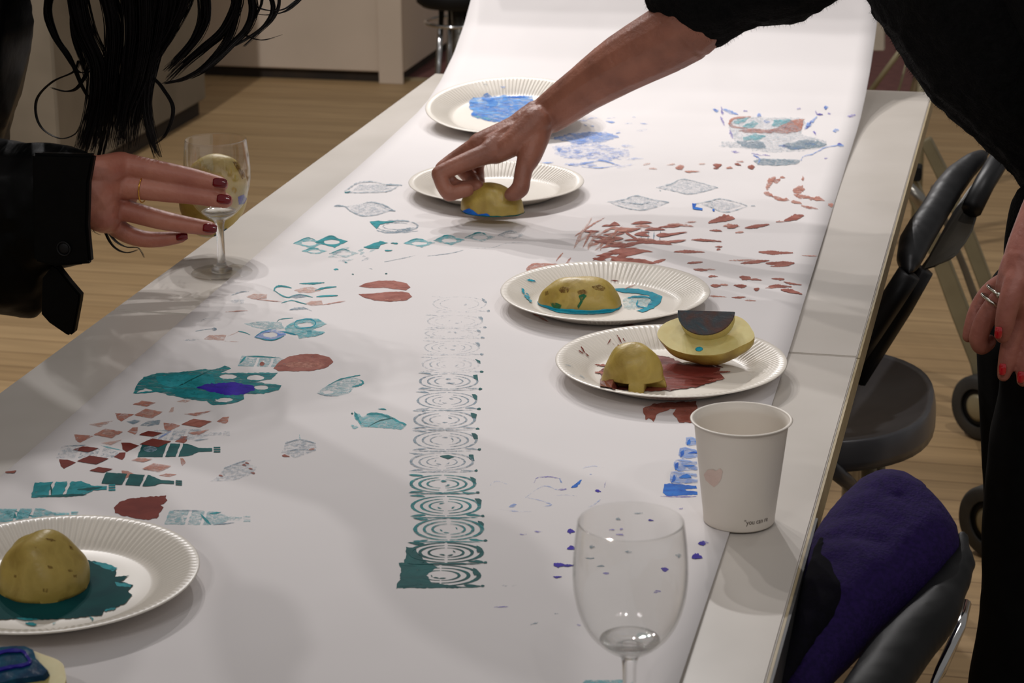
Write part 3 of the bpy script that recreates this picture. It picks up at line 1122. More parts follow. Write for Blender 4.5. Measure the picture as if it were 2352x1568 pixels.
mark('leaf_print', [S(z6([(1440, 1215), (1480, 1220), (1500, 1250), (1560, 1220), (1700, 1225), (1780, 1275), (1860, 1310), (1820, 1350), (1740, 1340), (1600, 1335), (1500, 1325), (1450, 1260)]), 'p_teal_wash', 2),
                    S(z6(path_stroke([(1440, 1205), (1465, 1250), (1490, 1300)], 22)), 'p_teal', 2), S(z6(path_stroke([(1545, 1225), (1650, 1225), (1760, 1265), (1860, 1312)], 20)), 'p_teal', 2.4), S(z6(path_stroke([(1420, 1310), (1440, 1330), (1470, 1325)], 22)), 'p_teal_wash', 1.5),
                    S(z6(path_stroke([(1550, 1330), (1640, 1280), (1750, 1260)], 9)), 'p_teal_dark', 1), S(z6(lens(1630, 1185, 1700, 1190, 10)), 'p_teal', .6), S(z6(ell(1425, 1220, 10, 8, 7)), 'p_teal_dark', 1)], 'wet teal print')
mark('faint_print', [S(z7([(1560, 1060), (1590, 1000), (1680, 985), (1750, 1005), (1750, 1050), (1640, 1090)]), 'p_grey_pale', 1.5), S(z7(path_stroke([(1580, 1010), (1660, 990), (1750, 1010)], 7)), 'p_grey', .8), S(z7(lens(1560, 1078, 1605, 1084, 12)), 'p_red', 1), S(z7(path_stroke([(1570, 1060), (1650, 1045), (1750, 1048)], 6)), 'p_grey', .8), S(z7(lens(1660, 960, 1665, 990, 8)), 'p_teal_wash', 1), S(z7(lens(1710, 1048, 1745, 1040, 10)), 'p_red_wash', 1)])
mark('faint_print', [S(z7([(1215, 1190), (1250, 1140), (1340, 1115), (1425, 1140), (1400, 1180), (1300, 1215), (1160, 1220)]), 'p_grey_pale', 1.5)] + [S(z7(lens(a, b, a + 28, b + 6, 9)), 'p_red', .8) for a, b in ((1210, 1188), (1375, 1150), (1385, 1170), (1340, 1130), (1355, 1118))] + [S(z7(path_stroke([(1240, 1150), (1330, 1115), (1390, 1105)], 6)), 'p_grey', .8)])
mark('small_print', [S(z7([(0, 1172), (60, 1168), (90, 1163), (80, 1178), (40, 1178)]), 'p_red', .6)])

# left grey diamonds and turquoise chain
z5 = lambda p: Z(p, 600, 380, 3.36)
mark('diamond_print', [S(z5(path_stroke([(640, 205), (700, 165), (760, 135), (860, 130), (960, 150), (1060, 160)], 9)), 'p_grey', 1.4), S(z5(path_stroke([(640, 210), (750, 212), (860, 210), (960, 205), (1020, 185), (1060, 160)], 8)), 'p_grey', 1.4), S(z5([(700, 195), (760, 150), (940, 150), (1010, 175), (940, 200)]), 'p_grey_pale', 2), S(z5(lens(640, 210, 690, 200, 12)), 'p_teal', 1), S(z5(path_stroke([(940, 150), (1000, 150), (1085, 155)], 9)), 'p_grey', 2)])
mark('diamond_print', [S(z5([(640, 315), (760, 300), (860, 285), (960, 310), (1000, 350), (900, 385), (770, 390), (700, 350)]), 'p_grey_pale', 2), S(z5(path_stroke([(560, 315), (640, 318), (700, 360), (780, 392), (900, 380), (1000, 350)], 9)), 'p_grey', 1.4), S(z5(lens(560, 318, 640, 318, 18)), 'p_grey', 1.5), S(z5(path_stroke([(780, 300), (850, 285), (940, 305), (1030, 355)], 9)), 'p_grey', 1.4), S(z5(lens(985, 350, 1040, 355, 12)), 'p_grey', 1)])
mark('diamond_print', [S(z5(annulus(1050, 470, 160, 42, 14, 0, 6.2, 10)), 'p_grey', 1.4), S(z5([(835, 435), (900, 430), (1050, 435), (920, 455), (890, 490)]), 'p_teal', 1.6), S(z5(annulus(1050, 470, 110, 26, 7, .5, 5.5, 5)), 'p_grey', 1.2), S(z5(path_stroke([(890, 500), (960, 518), (1080, 518), (1210, 505)], 10)), 'p_grey', 1.4), S(z5(lens(1040, 500, 1190, 480, 16)), 'p_grey', 2)])
for cx, cy, a, b, m in ((370, 600, 120, 40, 'p_teal_wash'), (545, 590, 125, 45, 'p_teal'), (410, 662, 100, 24, 'p_teal_wash'), (640, 680, 115, 32, 'p_teal_pale'), (1220, 600, 125, 32, 'p_teal_wash'), (1450, 578, 120, 38, 'p_teal_wash'), (1690, 555, 120, 34, 'p_teal_pale'), (1930, 540, 110, 32, 'p_grey_pale')):
    mark('diamond_print', [S(z5([(cx - a, cy + b * .1), (cx - a * .15, cy - b), (cx + a, cy - b * .1), (cx + a * .15, cy + b)]), m, 1.2, [z5(ell(cx, cy + 2, a * .5, b * .42, 12))]), S(z5(path_stroke([(cx - a, cy + b * .1), (cx - a * .15, cy - b), (cx + a * .4, cy - b * .6)], 7)), 'p_teal' if m != 'p_grey_pale' else 'p_grey', 1)])
mark('small_print', [S(z5([(790, 632), (920, 583), (980, 600), (920, 612), (910, 642), (830, 645)]), 'p_teal', 1.2), S(z5(lens(950, 655, 1015, 655, 12)), 'p_teal', 1), S(z5(lens(1000, 600, 1060, 605, 12)), 'p_teal', 1.5)])
mark_split('faint_print', dabs(12, (720, 575, 850, 600), ['p_teal_pale', 'p_grey_pale'], (8, 30), (3, 7), (-25, 10)) + [S(z5(lens(560, 800, 600, 802, 14)), 'p_teal', 1), S(z5(lens(640, 750, 670, 752, 6)), 'p_teal', .5), S(z5(ell(707, 840, 9, 5, 7)), 'p_teal_dark', .5), S(z5(ell(965, 835, 9, 5, 7)), 'p_teal_dark', .5), S(z5(lens(830, 795, 860, 800, 6)), 'p_grey', .5), S(z5(path_stroke([(950, 745), (1100, 715), (1190, 695)], 5)), 'p_grey', .6), S(z5(path_stroke([(1280, 700), (1450, 680), (1560, 655)], 5)), 'p_grey', .6), S(z5(path_stroke([(1600, 640), (1780, 635), (1900, 600), (2130, 590)], 4)), 'p_grey_pale', .6)])

# centre-right diamonds
z4 = lambda p: Z(p, 1200, 220, 2.94)
mark('diamond_print', [S(z4([(905, 622), (1080, 565), (1320, 622), (1140, 668)]), 'p_grey_pale', 1.2), S(z4(path_stroke([(905, 622), (1000, 600), (1080, 565), (1200, 590), (1320, 622)], 6)), 'p_grey', 1), S(z4(path_stroke([(905, 622), (1020, 645), (1140, 665), (1320, 622)], 6)), 'p_grey', 1), S(z4(ell(930, 642, 6, 4, 7)), 'p_grey', .5)])
mark('diamond_print', [S(z4([(590, 722), (760, 678), (990, 722), (830, 772)]), 'p_grey_pale', 1.2), S(z4(path_stroke([(570, 720), (680, 705), (760, 678), (870, 700), (990, 722)], 6)), 'p_grey', 1), S(z4(path_stroke([(590, 722), (700, 760), (830, 772), (990, 722)], 6)), 'p_grey', 1), S(z4(path_stroke([(700, 720), (800, 735), (860, 720)], 6)), 'p_grey', 1.4)])
mark('diamond_print', [S(z4(path_stroke([(1150, 735), (1260, 715), (1330, 698), (1440, 720), (1520, 745)], 6)), 'p_grey', 1), S(z4(path_stroke([(1240, 740), (1330, 780), (1400, 785), (1520, 748)], 6)), 'p_grey', 1), S(z4([(1200, 735), (1330, 705), (1480, 745), (1380, 778), (1280, 765)]), 'p_grey_pale', 1.2), S(z4([(1145, 730), (1175, 732), (1165, 755), (1215, 762), (1212, 776), (1150, 768)]), 'p_blue', .8), S(z4(ell(1290, 775, 8, 8, 8)), 'p_blue', .6), S(z4(lens(1540, 748, 1575, 748, 8)), 'p_grey', .5)], 'diamond print with a blue corner')
# red-brown dabs
mark('dab_print', [S(z4(lens(a, b, a + l, b + s, w_)), m, 1) for a, b, l, s, w_, m in ((815, 468, 50, -10, 12, 'p_red_pale'), (850, 495, 60, 2, 10, 'p_red_pale'), (970, 468, 60, -8, 9, 'p_red_pale'), (1030, 488, 60, -12, 34, 'p_red_wash'), (1090, 512, 110, 0, 12, 'p_red_wash'), (1180, 465, 60, -6, 9, 'p_red_pale'), (1285, 465, 60, 0, 26, 'p_red'), (1285, 492, 40, 0, 12, 'p_red'), (1370, 492, 50, 0, 14, 'p_red_wash'), (1430, 462, 50, 10, 14, 'p_red'), (1440, 446, 60, 2, 8, 'p_red_wash'), (1520, 482, 50, -2, 26, 'p_red'))])
rr = random.Random(3)
sh_ = []
for (a, b, l, s, w_) in ((1650, 640, 60, -90, 40), (1630, 655, 70, 30, 26), (1690, 580, 50, -20, 26), (1740, 560, 30, -6, 20), (1680, 680, 90, 30, 24), (1740, 705, 60, 0, 22), (1820, 640, 90, -10, 42), (1850, 615, 40, 30, 36), (1830, 665, 120, 20, 28), (1900, 685, 80, 10, 20), (1960, 700, 80, 10, 28), (1810, 718, 80, 14, 20), (1880, 742, 120, 22, 16), (2060, 740, 60, 16, 24), (1890, 580, 6, -40, 14)):
    sh_ += [S(z4(lens(a, b, a + l, b + s, w_)), 'p_red_wash', 1.6)]
mark('dab_print', sh_, 'pale red-brown prints near the right paper edge')
sh_ = dabs(30, (1335, 515, 1540, 560), ['p_red', 'p_red_wash', 'p_red'], (25, 70), (4, 9), (-12, 8), rr)
sh_ += dabs(24, (1360, 565, 1450, 610), ['p_red', 'p_red'], (30, 70), (5, 10), (-14, 10), rr)
sh_ += dabs(14, (1315, 530, 1400, 580), ['p_red_wash', 'p_red_pale'], (25, 60), (3, 8), (-70, -25), rr)
sh_ += [S(lens(1318, 545, 1390, 500, 4), 'p_red_wash', 1), S(lens(1420, 525, 1480, 560, 5), 'p_red', 1)]
for q in range(4):
    sh_.append(S(lens(1475 + q * 14, 528, 1473 + q * 14, 562, 3), 'p_grey', .8))
mark('dab_print', sh_, 'dense cluster of red-brown brush dabs')
one = [(1255, 862, 180, -30, 44, 'p_red'), (1350, 885, 120, 0, 20, 'p_red_wash'), (1260, 912, 90, 4, 14, 'p_red'), (1380, 895, 80, -20, 24, 'p_red'), (1500, 895, 170, -25, 22, 'p_red'), (1710, 855, 60, 0, 10, 'p_red_wash'), (1760, 850, 140, -40, 36, 'p_red'), (1435, 928, 60, -4, 12, 'p_red_wash'), (1135, 975, 215, 12, 16, 'p_red'), (1020, 1055, 210, 2, 20, 'p_red'), (1300, 1020, 50, 0, 10, 'p_red'), (1310, 1045, 30, -6, 14, 'p_red'), (1590, 1055, 240, 10, 26, 'p_red'), (1880, 1085, 120, 12, 8, 'p_red_wash'), (1390, 1112, 240, 0, 12, 'p_red_wash'), (1470, 1132, 200, -20, 20, 'p_red'), (1640, 1130, 200, 6, 34, 'p_red'), (1670, 1152, 140, 0, 10, 'p_red'), (1110, 1132, 110, -8, 14, 'p_red'), (1150, 1170, 100, 8, 18, 'p_red'), (1250, 1225, 70, -3, 14, 'p_red'), (1210, 1175, 100, 2, 8, 'p_red_wash'), (1465, 1222, 80, 8, 30, 'p_red'), (1520, 1242, 100, 6, 12, 'p_red'), (1680, 1235, 90, 10, 16, 'p_red'), (1760, 1262, 130, 30, 12, 'p_red'), (1270, 1280, 70, 2, 20, 'p_red'), (1330, 1275, 60, 4, 12, 'p_red_wash'), (1425, 1280, 90, 4, 22, 'p_red'), (1560, 1305, 40, -4, 22, 'p_red'), (1660, 1290, 160, 12, 22, 'p_red'), (1740, 1318, 150, 40, 26, 'p_red'), (1640, 1300, 80, 0, 10, 'p_red_wash'), (1240, 1350, 140, 8, 10, 'p_red_wash'), (1410, 1362, 100, -4, 14, 'p_red'), (1500, 1382, 80, 4, 10, 'p_red_wash'), (880, 1122, 90, -20, 22, 'p_red'), (600, 1128, 200, -4, 10, 'p_red'), (700, 1125, 120, 2, 16, 'p_red'), (1100, 858, 80, -4, 8, 'p_red_wash')]
for a, b, l, s, w_, m in one:
    mark('dab_print', [S(z4(lens(a, b, a + l, b + s, w_)), m, 1)])
mark('bean_print', [S(z4(path_stroke([(300, 1150), (200, 1140), (80, 1140), (35, 1170), (60, 1205), (120, 1180)], 18)), 'p_red_wash', 1), S(z4([(50, 1190), (40, 1160), (120, 1145), (280, 1150), (200, 1165), (100, 1180)]), 'p_red_wash', 1.4), S(z4(lens(225, 1120, 275, 1060, 10)), 'p_red_wash', 1), S(z4(lens(290, 1140, 330, 1090, 14)), 'p_red_wash', 1)])

# bowl print and blue smear
sh_ = [S(z4([(1395, 180), (1450, 150), (1540, 140), (1700, 150), (1890, 150), (1910, 170), (1880, 240), (1900, 270), (2060, 310), (2060, 350), (1950, 370), (1700, 385), (1560, 370), (1440, 350), (1330, 345), (1350, 315), (1430, 310), (1400, 250)]), 'p_grey_pale', 3),
       S(z4([(1420, 180), (1460, 150), (1530, 150), (1510, 175), (1440, 195)]), 'p_teal_wash', 2), S(z4([(1480, 210), (1560, 170), (1600, 190), (1560, 215), (1500, 220)]), 'p_teal_wash', 2),
       S(z4([(1680, 200), (1700, 165), (1790, 160), (1840, 175), (1780, 200), (1700, 215)]), 'p_teal_wash', 2), S(z4([(1490, 285), (1570, 255), (1640, 275), (1600, 300), (1500, 305)]), 'p_teal_wash', 2),
       S(z4(path_stroke([(1540, 145), (1430, 155), (1400, 190), (1440, 215), (1520, 220)], 18)), 'p_red_wash', 1.4), S(z4([(1640, 240), (1720, 215), (1830, 165), (1905, 155), (1880, 240), (1780, 260)]), 'p_red_wash', 2.5),
       S(z4([(1450, 235), (1560, 225), (1740, 235), (1680, 255), (1500, 250)]), 'p_red_wash', 2), S(z4([(1900, 300), (2000, 310), (2060, 330), (1980, 355), (1800, 365), (1760, 330)]), 'p_grey', 3), S(z4([(1440, 310), (1620, 310), (1640, 360), (1500, 350)]), 'p_grey', 3),
       S(z4([(1560, 440), (1600, 425), (1720, 430), (1880, 435), (1850, 465), (1720, 475), (1590, 468)]), 'p_grey', 1.6), S(z4(path_stroke([(1880, 440), (1900, 410), (1960, 395), (2050, 350), (2170, 335)], 8)), 'p_blue_wash', 1.4), S(z4(path_stroke([(1560, 400), (1600, 430), (1590, 460)], 8)), 'p_blue_wash', 1.2)]
for a, b, l, s, w_ in ((1285, 90, 40, 20, 22), (1340, 75, 10, 60, 14), (1350, 90, 110, 40, 20), (1340, 140, 30, 70, 12), (1400, 230, 20, 60, 14), (1980, 100, 10, 30, 14), (1985, 128, 45, 2, 12), (2040, 70, 10, 30, 26), (2060, 125, 25, -5, 12), (1900, 230, 90, -90, 26), (1960, 240, 20, 30, 12), (2120, 330, 55, 14, 18), (2190, 140, 60, -10, 14), (2095, 240, 40, -10, 22), (1850, 92, 30, -6, 10), (1580, 135, 30, 8, 26), (1630, 165, 40, 14, 16), (1410, 375, 60, 8, 12), (1560, 405, 40, 10, 10), (1620, 403, 60, 6, 8), (1730, 340, 90, 10, 16), (1790, 355, 120, -10, 18), (1900, 325, 90, 12, 18), (1540, 390, 80, 18, 8), (2040, 422, 20, 0, 8), (1490, 105, 30, 2, 10)):
    sh_.append(S(z4(lens(a, b, a + l, b + s, w_)), 'p_violet_wash' if w_ < 15 else 'p_blue_wash', 1.5))
for a, b, l, s, w_ in ((1985, 128, 45, 2, 10), (2036, 75, 10, 24, 16), (2125, 330, 40, 8, 14), (1290, 92, 30, 12, 14), (1345, 85, 4, 40, 8), (1910, 225, 40, -50, 12), (1755, 340, 60, 6, 10)):
    sh_.append(S(z4(lens(a, b, a + l, b + s, w_)), 'p_violet', 1))
mark('bowl_print', sh_, 'bowl-shaped blue, teal and brown print')
sh_ = [S(z4([(190, 290), (330, 255), (560, 245), (650, 280), (560, 310), (380, 330), (300, 310)]), 'p_blue_wash', 3), S(z4([(200, 340), (500, 330), (720, 370), (730, 420), (600, 440), (350, 430), (220, 400)]), 'p_blue_pale', 3), S(z4(path_stroke([(310, 470), (420, 460), (540, 440), (640, 470)], 14)), 'p_blue_wash', 2), S(z4(lens(225, 360, 270, 360, 30)), 'p_blue_wash', 2), S(z4(lens(130, 455, 210, 450, 10)), 'p_blue_wash', 1), S(z4(path_stroke([(400, 480), (520, 490), (640, 472)], 8)), 'p_blue_wash', 1.4)]
sh_ += dabs(16, (1290, 265, 1480, 320), ['p_blue_pale', 'p_blue_wash'], (8, 30), (2, 5), (-10, 20), rr) + dabs(20, (1270, 330, 1440, 385), ['p_blue_pale'], (20, 50), (4, 9), (-10, 10), rr)
mark_split('smear_print', sh_)

# red-brown smears below the second plate
for part_ in split_shapes([S([(1478, 938), (1500, 928), (1530, 925), (1600, 922), (1600, 935), (1540, 940), (1510, 950), (1500, 968), (1490, 960), (1482, 965)], 'p_red', 2.2), S([(1545, 950), (1560, 935), (1600, 930), (1600, 972), (1560, 970)], 'p_red', 2.5), S([(1500, 915), (1600, 905), (1650, 905), (1600, 915), (1540, 922)], 'p_red_wash', 2), S(lens(1735, 880, 1790, 868, 8), 'p_red', 1.6), S(lens(1730, 872, 1795, 850, 5), 'p_red_wash', 1), S(lens(1365, 742, 1430, 735, 6), 'p_red_wash', 1), S(lens(1445, 742, 1490, 733, 8), 'p_red', 1), S(lens(1420, 748, 1460, 748, 5), 'p_red', 1), S(lens(1220, 720, 1260, 740, 5), 'p_red_wash', 1)]):
    mark('smear_print', part_)
# blue ladder
sh_ = []
for k, (x, y, h) in enumerate(((1576, 1005, 20), (1562, 1030, 24), (1550, 1057, 26), (1540, 1085, 28), (1526, 1112, 28))):
    m = 'p_blue_wash' if k < 3 else 'p_cyan'
    sh_.append(S([(x, y), (x + 12, y - 2), (1600, y + 4), (1602, y + h * .35), (x + 34, y + h * .45), (1602, y + h * .6), (1602, y + h * .85), (x + 6, y + h), (x - 3, y + h * .7)], 'p_blue_wash' if k < 4 else 'p_blue', 1.4))
    sh_.append(S(lens(x + 8, y + h * .2, x + 2, y + h * .9, 9), 'p_blue', 1))
    sh_.append(S(lens(x + 18, y + h * .5, x + 50, y + h * .45, 10 if k > 2 else 4), 'p_blue', 1))
sh_.append(S(lens(1516, 1139, 1602, 1140, 4), 'p_violet_wash', 1))
mark('ladder_print', sh_, 'blue ladder-like print beside the paper cup')
za = lambda p: Z(p, 1100, 1000, 2.76)
mark_split('scribble_print', [S(za(path_stroke([(350, 300), (370, 270), (440, 262), (520, 275)], 8)), 'p_violet_wash', 1), S(za(path_stroke([(295, 395), (360, 345), (420, 320), (500, 345), (550, 345)], 7)), 'p_blue_pale', 1), S(za(lens(585, 330, 650, 280, 24)), 'p_blue', 1.4), S(za(lens(735, 350, 775, 358, 16)), 'p_violet', 1), S(za(lens(500, 345, 560, 340, 14)), 'p_violet_wash', 1), S(za(lens(190, 455, 240, 440, 20)), 'p_blue_wash', 1.4), S(za(path_stroke([(130, 470), (220, 480), (330, 485)], 7)), 'p_blue_pale', 1), S(za(path_stroke([(310, 395), (400, 415), (460, 440), (400, 450)], 7)), 'p_blue_pale', 1), S(za(path_stroke([(655, 210), (720, 195), (790, 205)], 5)), 'p_blue_pale', 1), S(za(path_stroke([(770, 405), (730, 440), (690, 455)], 6)), 'p_blue_pale', 1), S(za(path_stroke([(795, 330), (805, 290)], 5)), 'p_violet_wash', 1), S(za(lens(510, 270, 530, 305, 8)), 'p_blue_wash', 1), S(za(path_stroke([(490, 380), (560, 378), (620, 385)], 4)), 'p_blue_pale', 1), S(za(lens(700, 245, 718, 246, 6)), 'p_blue_wash', 1), S(za(path_stroke([(70, 320), (110, 290), (180, 310)], 5)), 'p_blue_pale', 1)])
for a, b, l, s, w_, m in ((560, 612, 50, 0, 26, 'p_violet'), (568, 600, 8, 28, 14, 'p_violet'), (555, 722, 55, 0, 26, 'p_violet'), (470, 816, 75, 2, 30, 'p_violet'), (525, 826, 80, -2, 14, 'p_violet'), (470, 895, 55, 2, 10, 'p_violet'), (250, 627, 55, 0, 6, 'p_violet_wash'), (350, 608, 55, 4, 8, 'p_violet_wash'), (1390, 690, 50, 0, 30, 'p_violet'), (1400, 670, 60, 14, 14, 'p_violet_wash'), (1348, 782, 72, 2, 34, 'p_violet'), (1268, 464, 28, 2, 10, 'p_violet_wash'), (1070, 538, 38, 4, 10, 'p_violet'), (865, 533, 35, 4, 16, 'p_grey'), (980, 496, 60, -3, 6, 'p_grey'), (820, 600, 45, -3, 8, 'p_violet_wash'), (890, 600, 26, -4, 12, 'p_violet_wash'), (865, 630, 55, 6, 10, 'p_violet_wash'), (700, 708, 36, 0, 20, 'p_grey'), (925, 738, 50, 0, 12, 'p_grey'), (1245, 758, 36, 0, 24, 'p_grey'), (670, 776, 65, 0, 10, 'p_grey'), (1150, 840, 55, 8, 28, 'p_violet'), (745, 830, 50, -2, 12, 'p_grey'), (785, 872, 42, 0, 14, 'p_violet_wash'), (1105, 1000, 50, -8, 20, 'p_violet_wash'), (95, 1088, 95, -4, 8, 'p_violet_wash'), (145, 950, 40, 4, 16, 'p_grey_pale'), (205, 955, 40, 0, 10, 'p_grey_pale'), (620, 1195, 30, 10, 10, 'p_violet_wash'), (325, 1200, 50, -16, 10, 'p_grey'), (480, 1130, 26, 0, 5, 'p_grey')):
    mark('speck_print', [S(za(lens(a, b, a + l, b + s, w_)), m, 1.3)])
mark('smear_print', [S([(1338, 1568), (1345, 1562), (1440, 1562), (1440, 1575), (1340, 1580)], 'p_teal_wash', 1)])


# ------------------------------------------------------------------ plates
PR = 0.1125


def plate_h(r):
    """height of the plate's upper side at radius r"""
    if r < 0.074:
        return 0.0022
    if r < 0.080:
        t = (r - 0.074) / 0.006
        return 0.0022 + 0.0022 * t * t
    if r < 0.106:
        t = (r - 0.080) / 0.026
        return 0.0044 + 0.0125 * (t ** 0.85)
    return 0.0169 + 0.0008 * (r - 0.106) / 0.0065


def plate_mesh():
    N = 960
    ribs = 120
    rr_ = [0, 0.03, 0.06, 0.074, 0.077, 0.080, 0.083, 0.087, 0.092, 0.097, 0.101, 0.104, 0.106, 0.109, 0.1118]
    bm = bmesh.new()
    rings = []

    def zz(r, a, side):
        z = plate_h(r)
        win = max(0.0, min(1.0, (r - 0.078) / 0.005)) * max(0.0, min(1.0, (0.1075 - r) / 0.003))
        return z + 0.00065 * math.sin(ribs * a) * win - (0.0012 if side else 0)
    for side in (0, 1):
        rs = []
        for r in rr_:
            if r == 0:
                rs.append([bm.verts.new((0, 0, zz(0, 0, side)))])
            else:
                n = N if r >= 0.074 else 120
                rs.append([bm.verts.new((r * math.cos(2 * PI * k / N), r * math.sin(2 * PI * k / N), zz(r, 2 * PI * k / N, side))) for k in range(0, N, N // n)])
        rings.append(rs)
        for a, b in zip(rs, rs[1:]):
            if len(a) == 1:
                m = len(b)
                for k in range(m):
                    bm.faces.new((a[0], b[k], b[(k + 1) % m]))
            elif len(a) == len(b):
                m = len(b)
                for k in range(m):
                    bm.faces.new((a[k], b[k], b[(k + 1) % m], a[(k + 1) % m]))
            else:
                q = len(b) // len(a)
                for k in range(len(a)):
                    ring = [a[k]] + [b[(k * q + j) % len(b)] for j in range(q + 1)] + [a[(k + 1) % len(a)]]
                    bm.faces.new(ring)
    # rolled lip
    ot, ob = rings[0][-1], rings[1][-1]
    mid = [bm.verts.new((PR * math.cos(2 * PI * k / N), PR * math.sin(2 * PI * k / N), plate_h(PR) - 0.0009)) for k in range(N)]
    for k in range(N):
        k2 = (k + 1) % N
        bm.faces.new((ot[k], mid[k], mid[k2], ot[k2]))
        bm.faces.new((mid[k], ob[k], ob[k2], mid[k2]))
    bmesh.ops.recalc_face_normals(bm, faces=bm.faces)
    me = bpy.data.meshes.new('plate')
    bm.to_mesh(me)
    bm.free()
    me.materials.append(M['plate'])
    for p in me.polygons:
        p.use_smooth = True
    return me


PLATE = plate_mesh()


def make_plate(px, py, label, zoff=0.0, tiltx=0.0, tilty=0.0, sc=1.0, rz=0.0):
    c = T(px, py, TZ + 0.0015 + zoff + 0.012)
    root = empty('paper_plate', (c.x, c.y, TZ + 0.0015 + zoff))
    root.rotation_euler = (tiltx, tilty, rz)
    root.scale = (sc, sc, sc)
    d = obj('dish', PLATE, None, root)
    tag(root, label, 'plate', 'paper plates on the sheet')
    return root


def hf_plate(x, y):
    r = math.hypot(x, y)
    return plate_h(min(r, PR)) if r < PR + 0.02 else -1


def plate_paint(root, shapes, name='paint', label=None, dz=0.0004):
    Mx = local(root)

    def to3(px, py, z):
        p = hit(px, py, hf_plate, Mx)
        r = math.hypot(p.x, p.y)
        if r > 0.112:
            p.x *= 0.112 / r
            p.y *= 0.112 / r
            r = 0.112
        p.z = plate_h(r) + z + dz + (0.0007 if r > 0.076 else 0)
        return p
    me = flat_mesh(name, shapes, to3)
    o = obj(name, me, None, root)
    if label:
        o['label'] = label
    return o


pa = make_plate(1390, 676, 'white paper plate with turquoise paint and a whole-sided potato half on it')
pb = make_plate(1541, 836, 'white paper plate with red-brown paint holding a cut-side-up potato half and a notched potato piece')
pc = make_plate(1140, 424, 'clean white paper plate behind the potato in the reaching hand')
pd = make_plate(1178, 238, 'white paper plate smeared with blue paint under the reaching wrist', 0.016, math.radians(8), 0, 1.06)
pd.location.y -= 0.03
pe = make_plate(130, 1326, 'white paper plate with a pool of dark teal paint at the bottom left')
pe.location.x = T(452, 1326, TZ + 0.017).x - PR * 0.995

z8 = lambda p: Z(p, 1150, 560, 3.36)
plate_paint(pa, [S(z8([(310, 480), (420, 505), (600, 515), (800, 510), (920, 480), (925, 500), (850, 535), (700, 548), (560, 545), (430, 530)]), 'p_cyan', 1.2),
                 S(z8([(870, 350), (960, 345), (1060, 350), (1170, 375), (1245, 410), (1235, 450), (1180, 500), (1090, 530), (1050, 520), (1130, 490), (1160, 440), (1140, 400), (1050, 385), (960, 380), (900, 370)]), 'p_cyan', 1.6),
                 S(z8([(940, 430), (1030, 400), (1140, 420), (1170, 450), (1120, 490), (1020, 510), (950, 500)]), 'p_teal_pale', 2), S(z8(path_stroke([(980, 420), (1080, 410), (1210, 430)], 16)), 'p_cyan', 1.5), S(z8(path_stroke([(1060, 440), (1050, 480), (1130, 500)], 12)), 'p_cyan', 1.5),
                 S(z8(lens(195, 290, 270, 300, 16)), 'p_cyan', 1.5), S(z8(lens(220, 275, 245, 300, 10)), 'p_cyan', 1), S(z8(lens(165, 350, 190, 410, 16)), 'p_cyan', 2), S(z8(lens(180, 400, 240, 460, 18)), 'p_cyan', 2), S(z8(lens(200, 385, 225, 430, 10)), 'p_cyan', 2),
                 S(z8(lens(850, 290, 910, 296, 10)), 'p_red_dark', .6), S(z8(lens(950, 355, 1045, 315, 6)), 'p_red', .6)], 'paint', 'turquoise paint')
plate_paint(pb, [S(z8([(775, 1095), (770, 1055), (775, 1010), (750, 990), (800, 960), (830, 925), (1000, 900), (1160, 855), (1300, 880), (1420, 930), (1600, 920), (1700, 960), (1690, 1000), (1720, 1040), (1640, 1070), (1500, 1110), (1300, 1135), (1100, 1140), (900, 1130), (760, 1110)]), 'p_red_wet', 2.5),
                 S(z8([(1300, 930), (1420, 935), (1600, 925), (1690, 970), (1640, 1010), (1500, 1030), (1350, 1010), (1260, 960)]), 'p_red_dark', 3), S(z8(lens(720, 995, 810, 1000, 18)), 'p_red', 2), S(z8(lens(730, 940, 820, 950, 16)), 'p_red', 2), S(z8(lens(1640, 1000, 1780, 990, 12)), 'p_red', 2), S(z8(lens(1600, 1060, 1730, 1040, 14)), 'p_red', 2), S(z8(lens(1650, 940, 1720, 960, 12)), 'p_red_dark', 1)], 'paint', 'wet red-brown paint')
sh_ = [S(z8(lens(a, b, c, d, w_)), 'p_red_dark', 1) for a, b, c, d, w_ in ((600, 830, 640, 860, 8), (615, 800, 650, 850, 10), (640, 840, 685, 878, 8), (820, 790, 850, 745, 7), (845, 735, 850, 770, 6), (900, 790, 915, 800, 10), (895, 710, 935, 780, 9), (940, 740, 960, 765, 7), (860, 780, 880, 790, 5))] + [S(z8(lens(a, b, c, d, w_)), 'p_grey', .6) for a, b, c, d, w_ in ((495, 940, 560, 958, 6), (520, 1012, 575, 1026, 6), (610, 1020, 655, 1050, 7))]
for part_ in split_shapes(sh_):
    plate_paint(pb, part_, 'splash')
z3 = lambda p: Z(p, 940, 180, 4.357)
plate_paint(pd, [S(z3([(600, 240), (640, 200), (720, 195), (780, 150), (830, 185), (960, 175), (1100, 175), (1230, 180), (1250, 230), (1180, 300), (1080, 360), (1000, 420), (900, 440), (780, 430), (640, 390), (610, 370), (640, 330), (600, 290)]), 'p_blue_plate', 2), S(z3([(780, 230), (860, 215), (900, 260), (850, 290), (790, 280)]), 'p_blue', 3), S(z3([(660, 300), (900, 310), (1050, 300), (1000, 340), (760, 330)]), 'p_blue_wash', 3), S(z3(lens(600, 245, 690, 240, 14)), 'p_blue', 1), S(z3(lens(930, 190, 1200, 185, 14)), 'p_blue', 2), S(z3(lens(745, 60, 785, 75, 16)), 'p_grey', 2), S(z3(lens(910, 85, 960, 95, 12)), 'p_blue_wash', 2), S(z3(lens(640, 380, 860, 420, 20)), 'p_teal_wash', 2)], 'paint', 'blue paint')
zc = lambda p: Z(p, 0, 1100, 3.35)
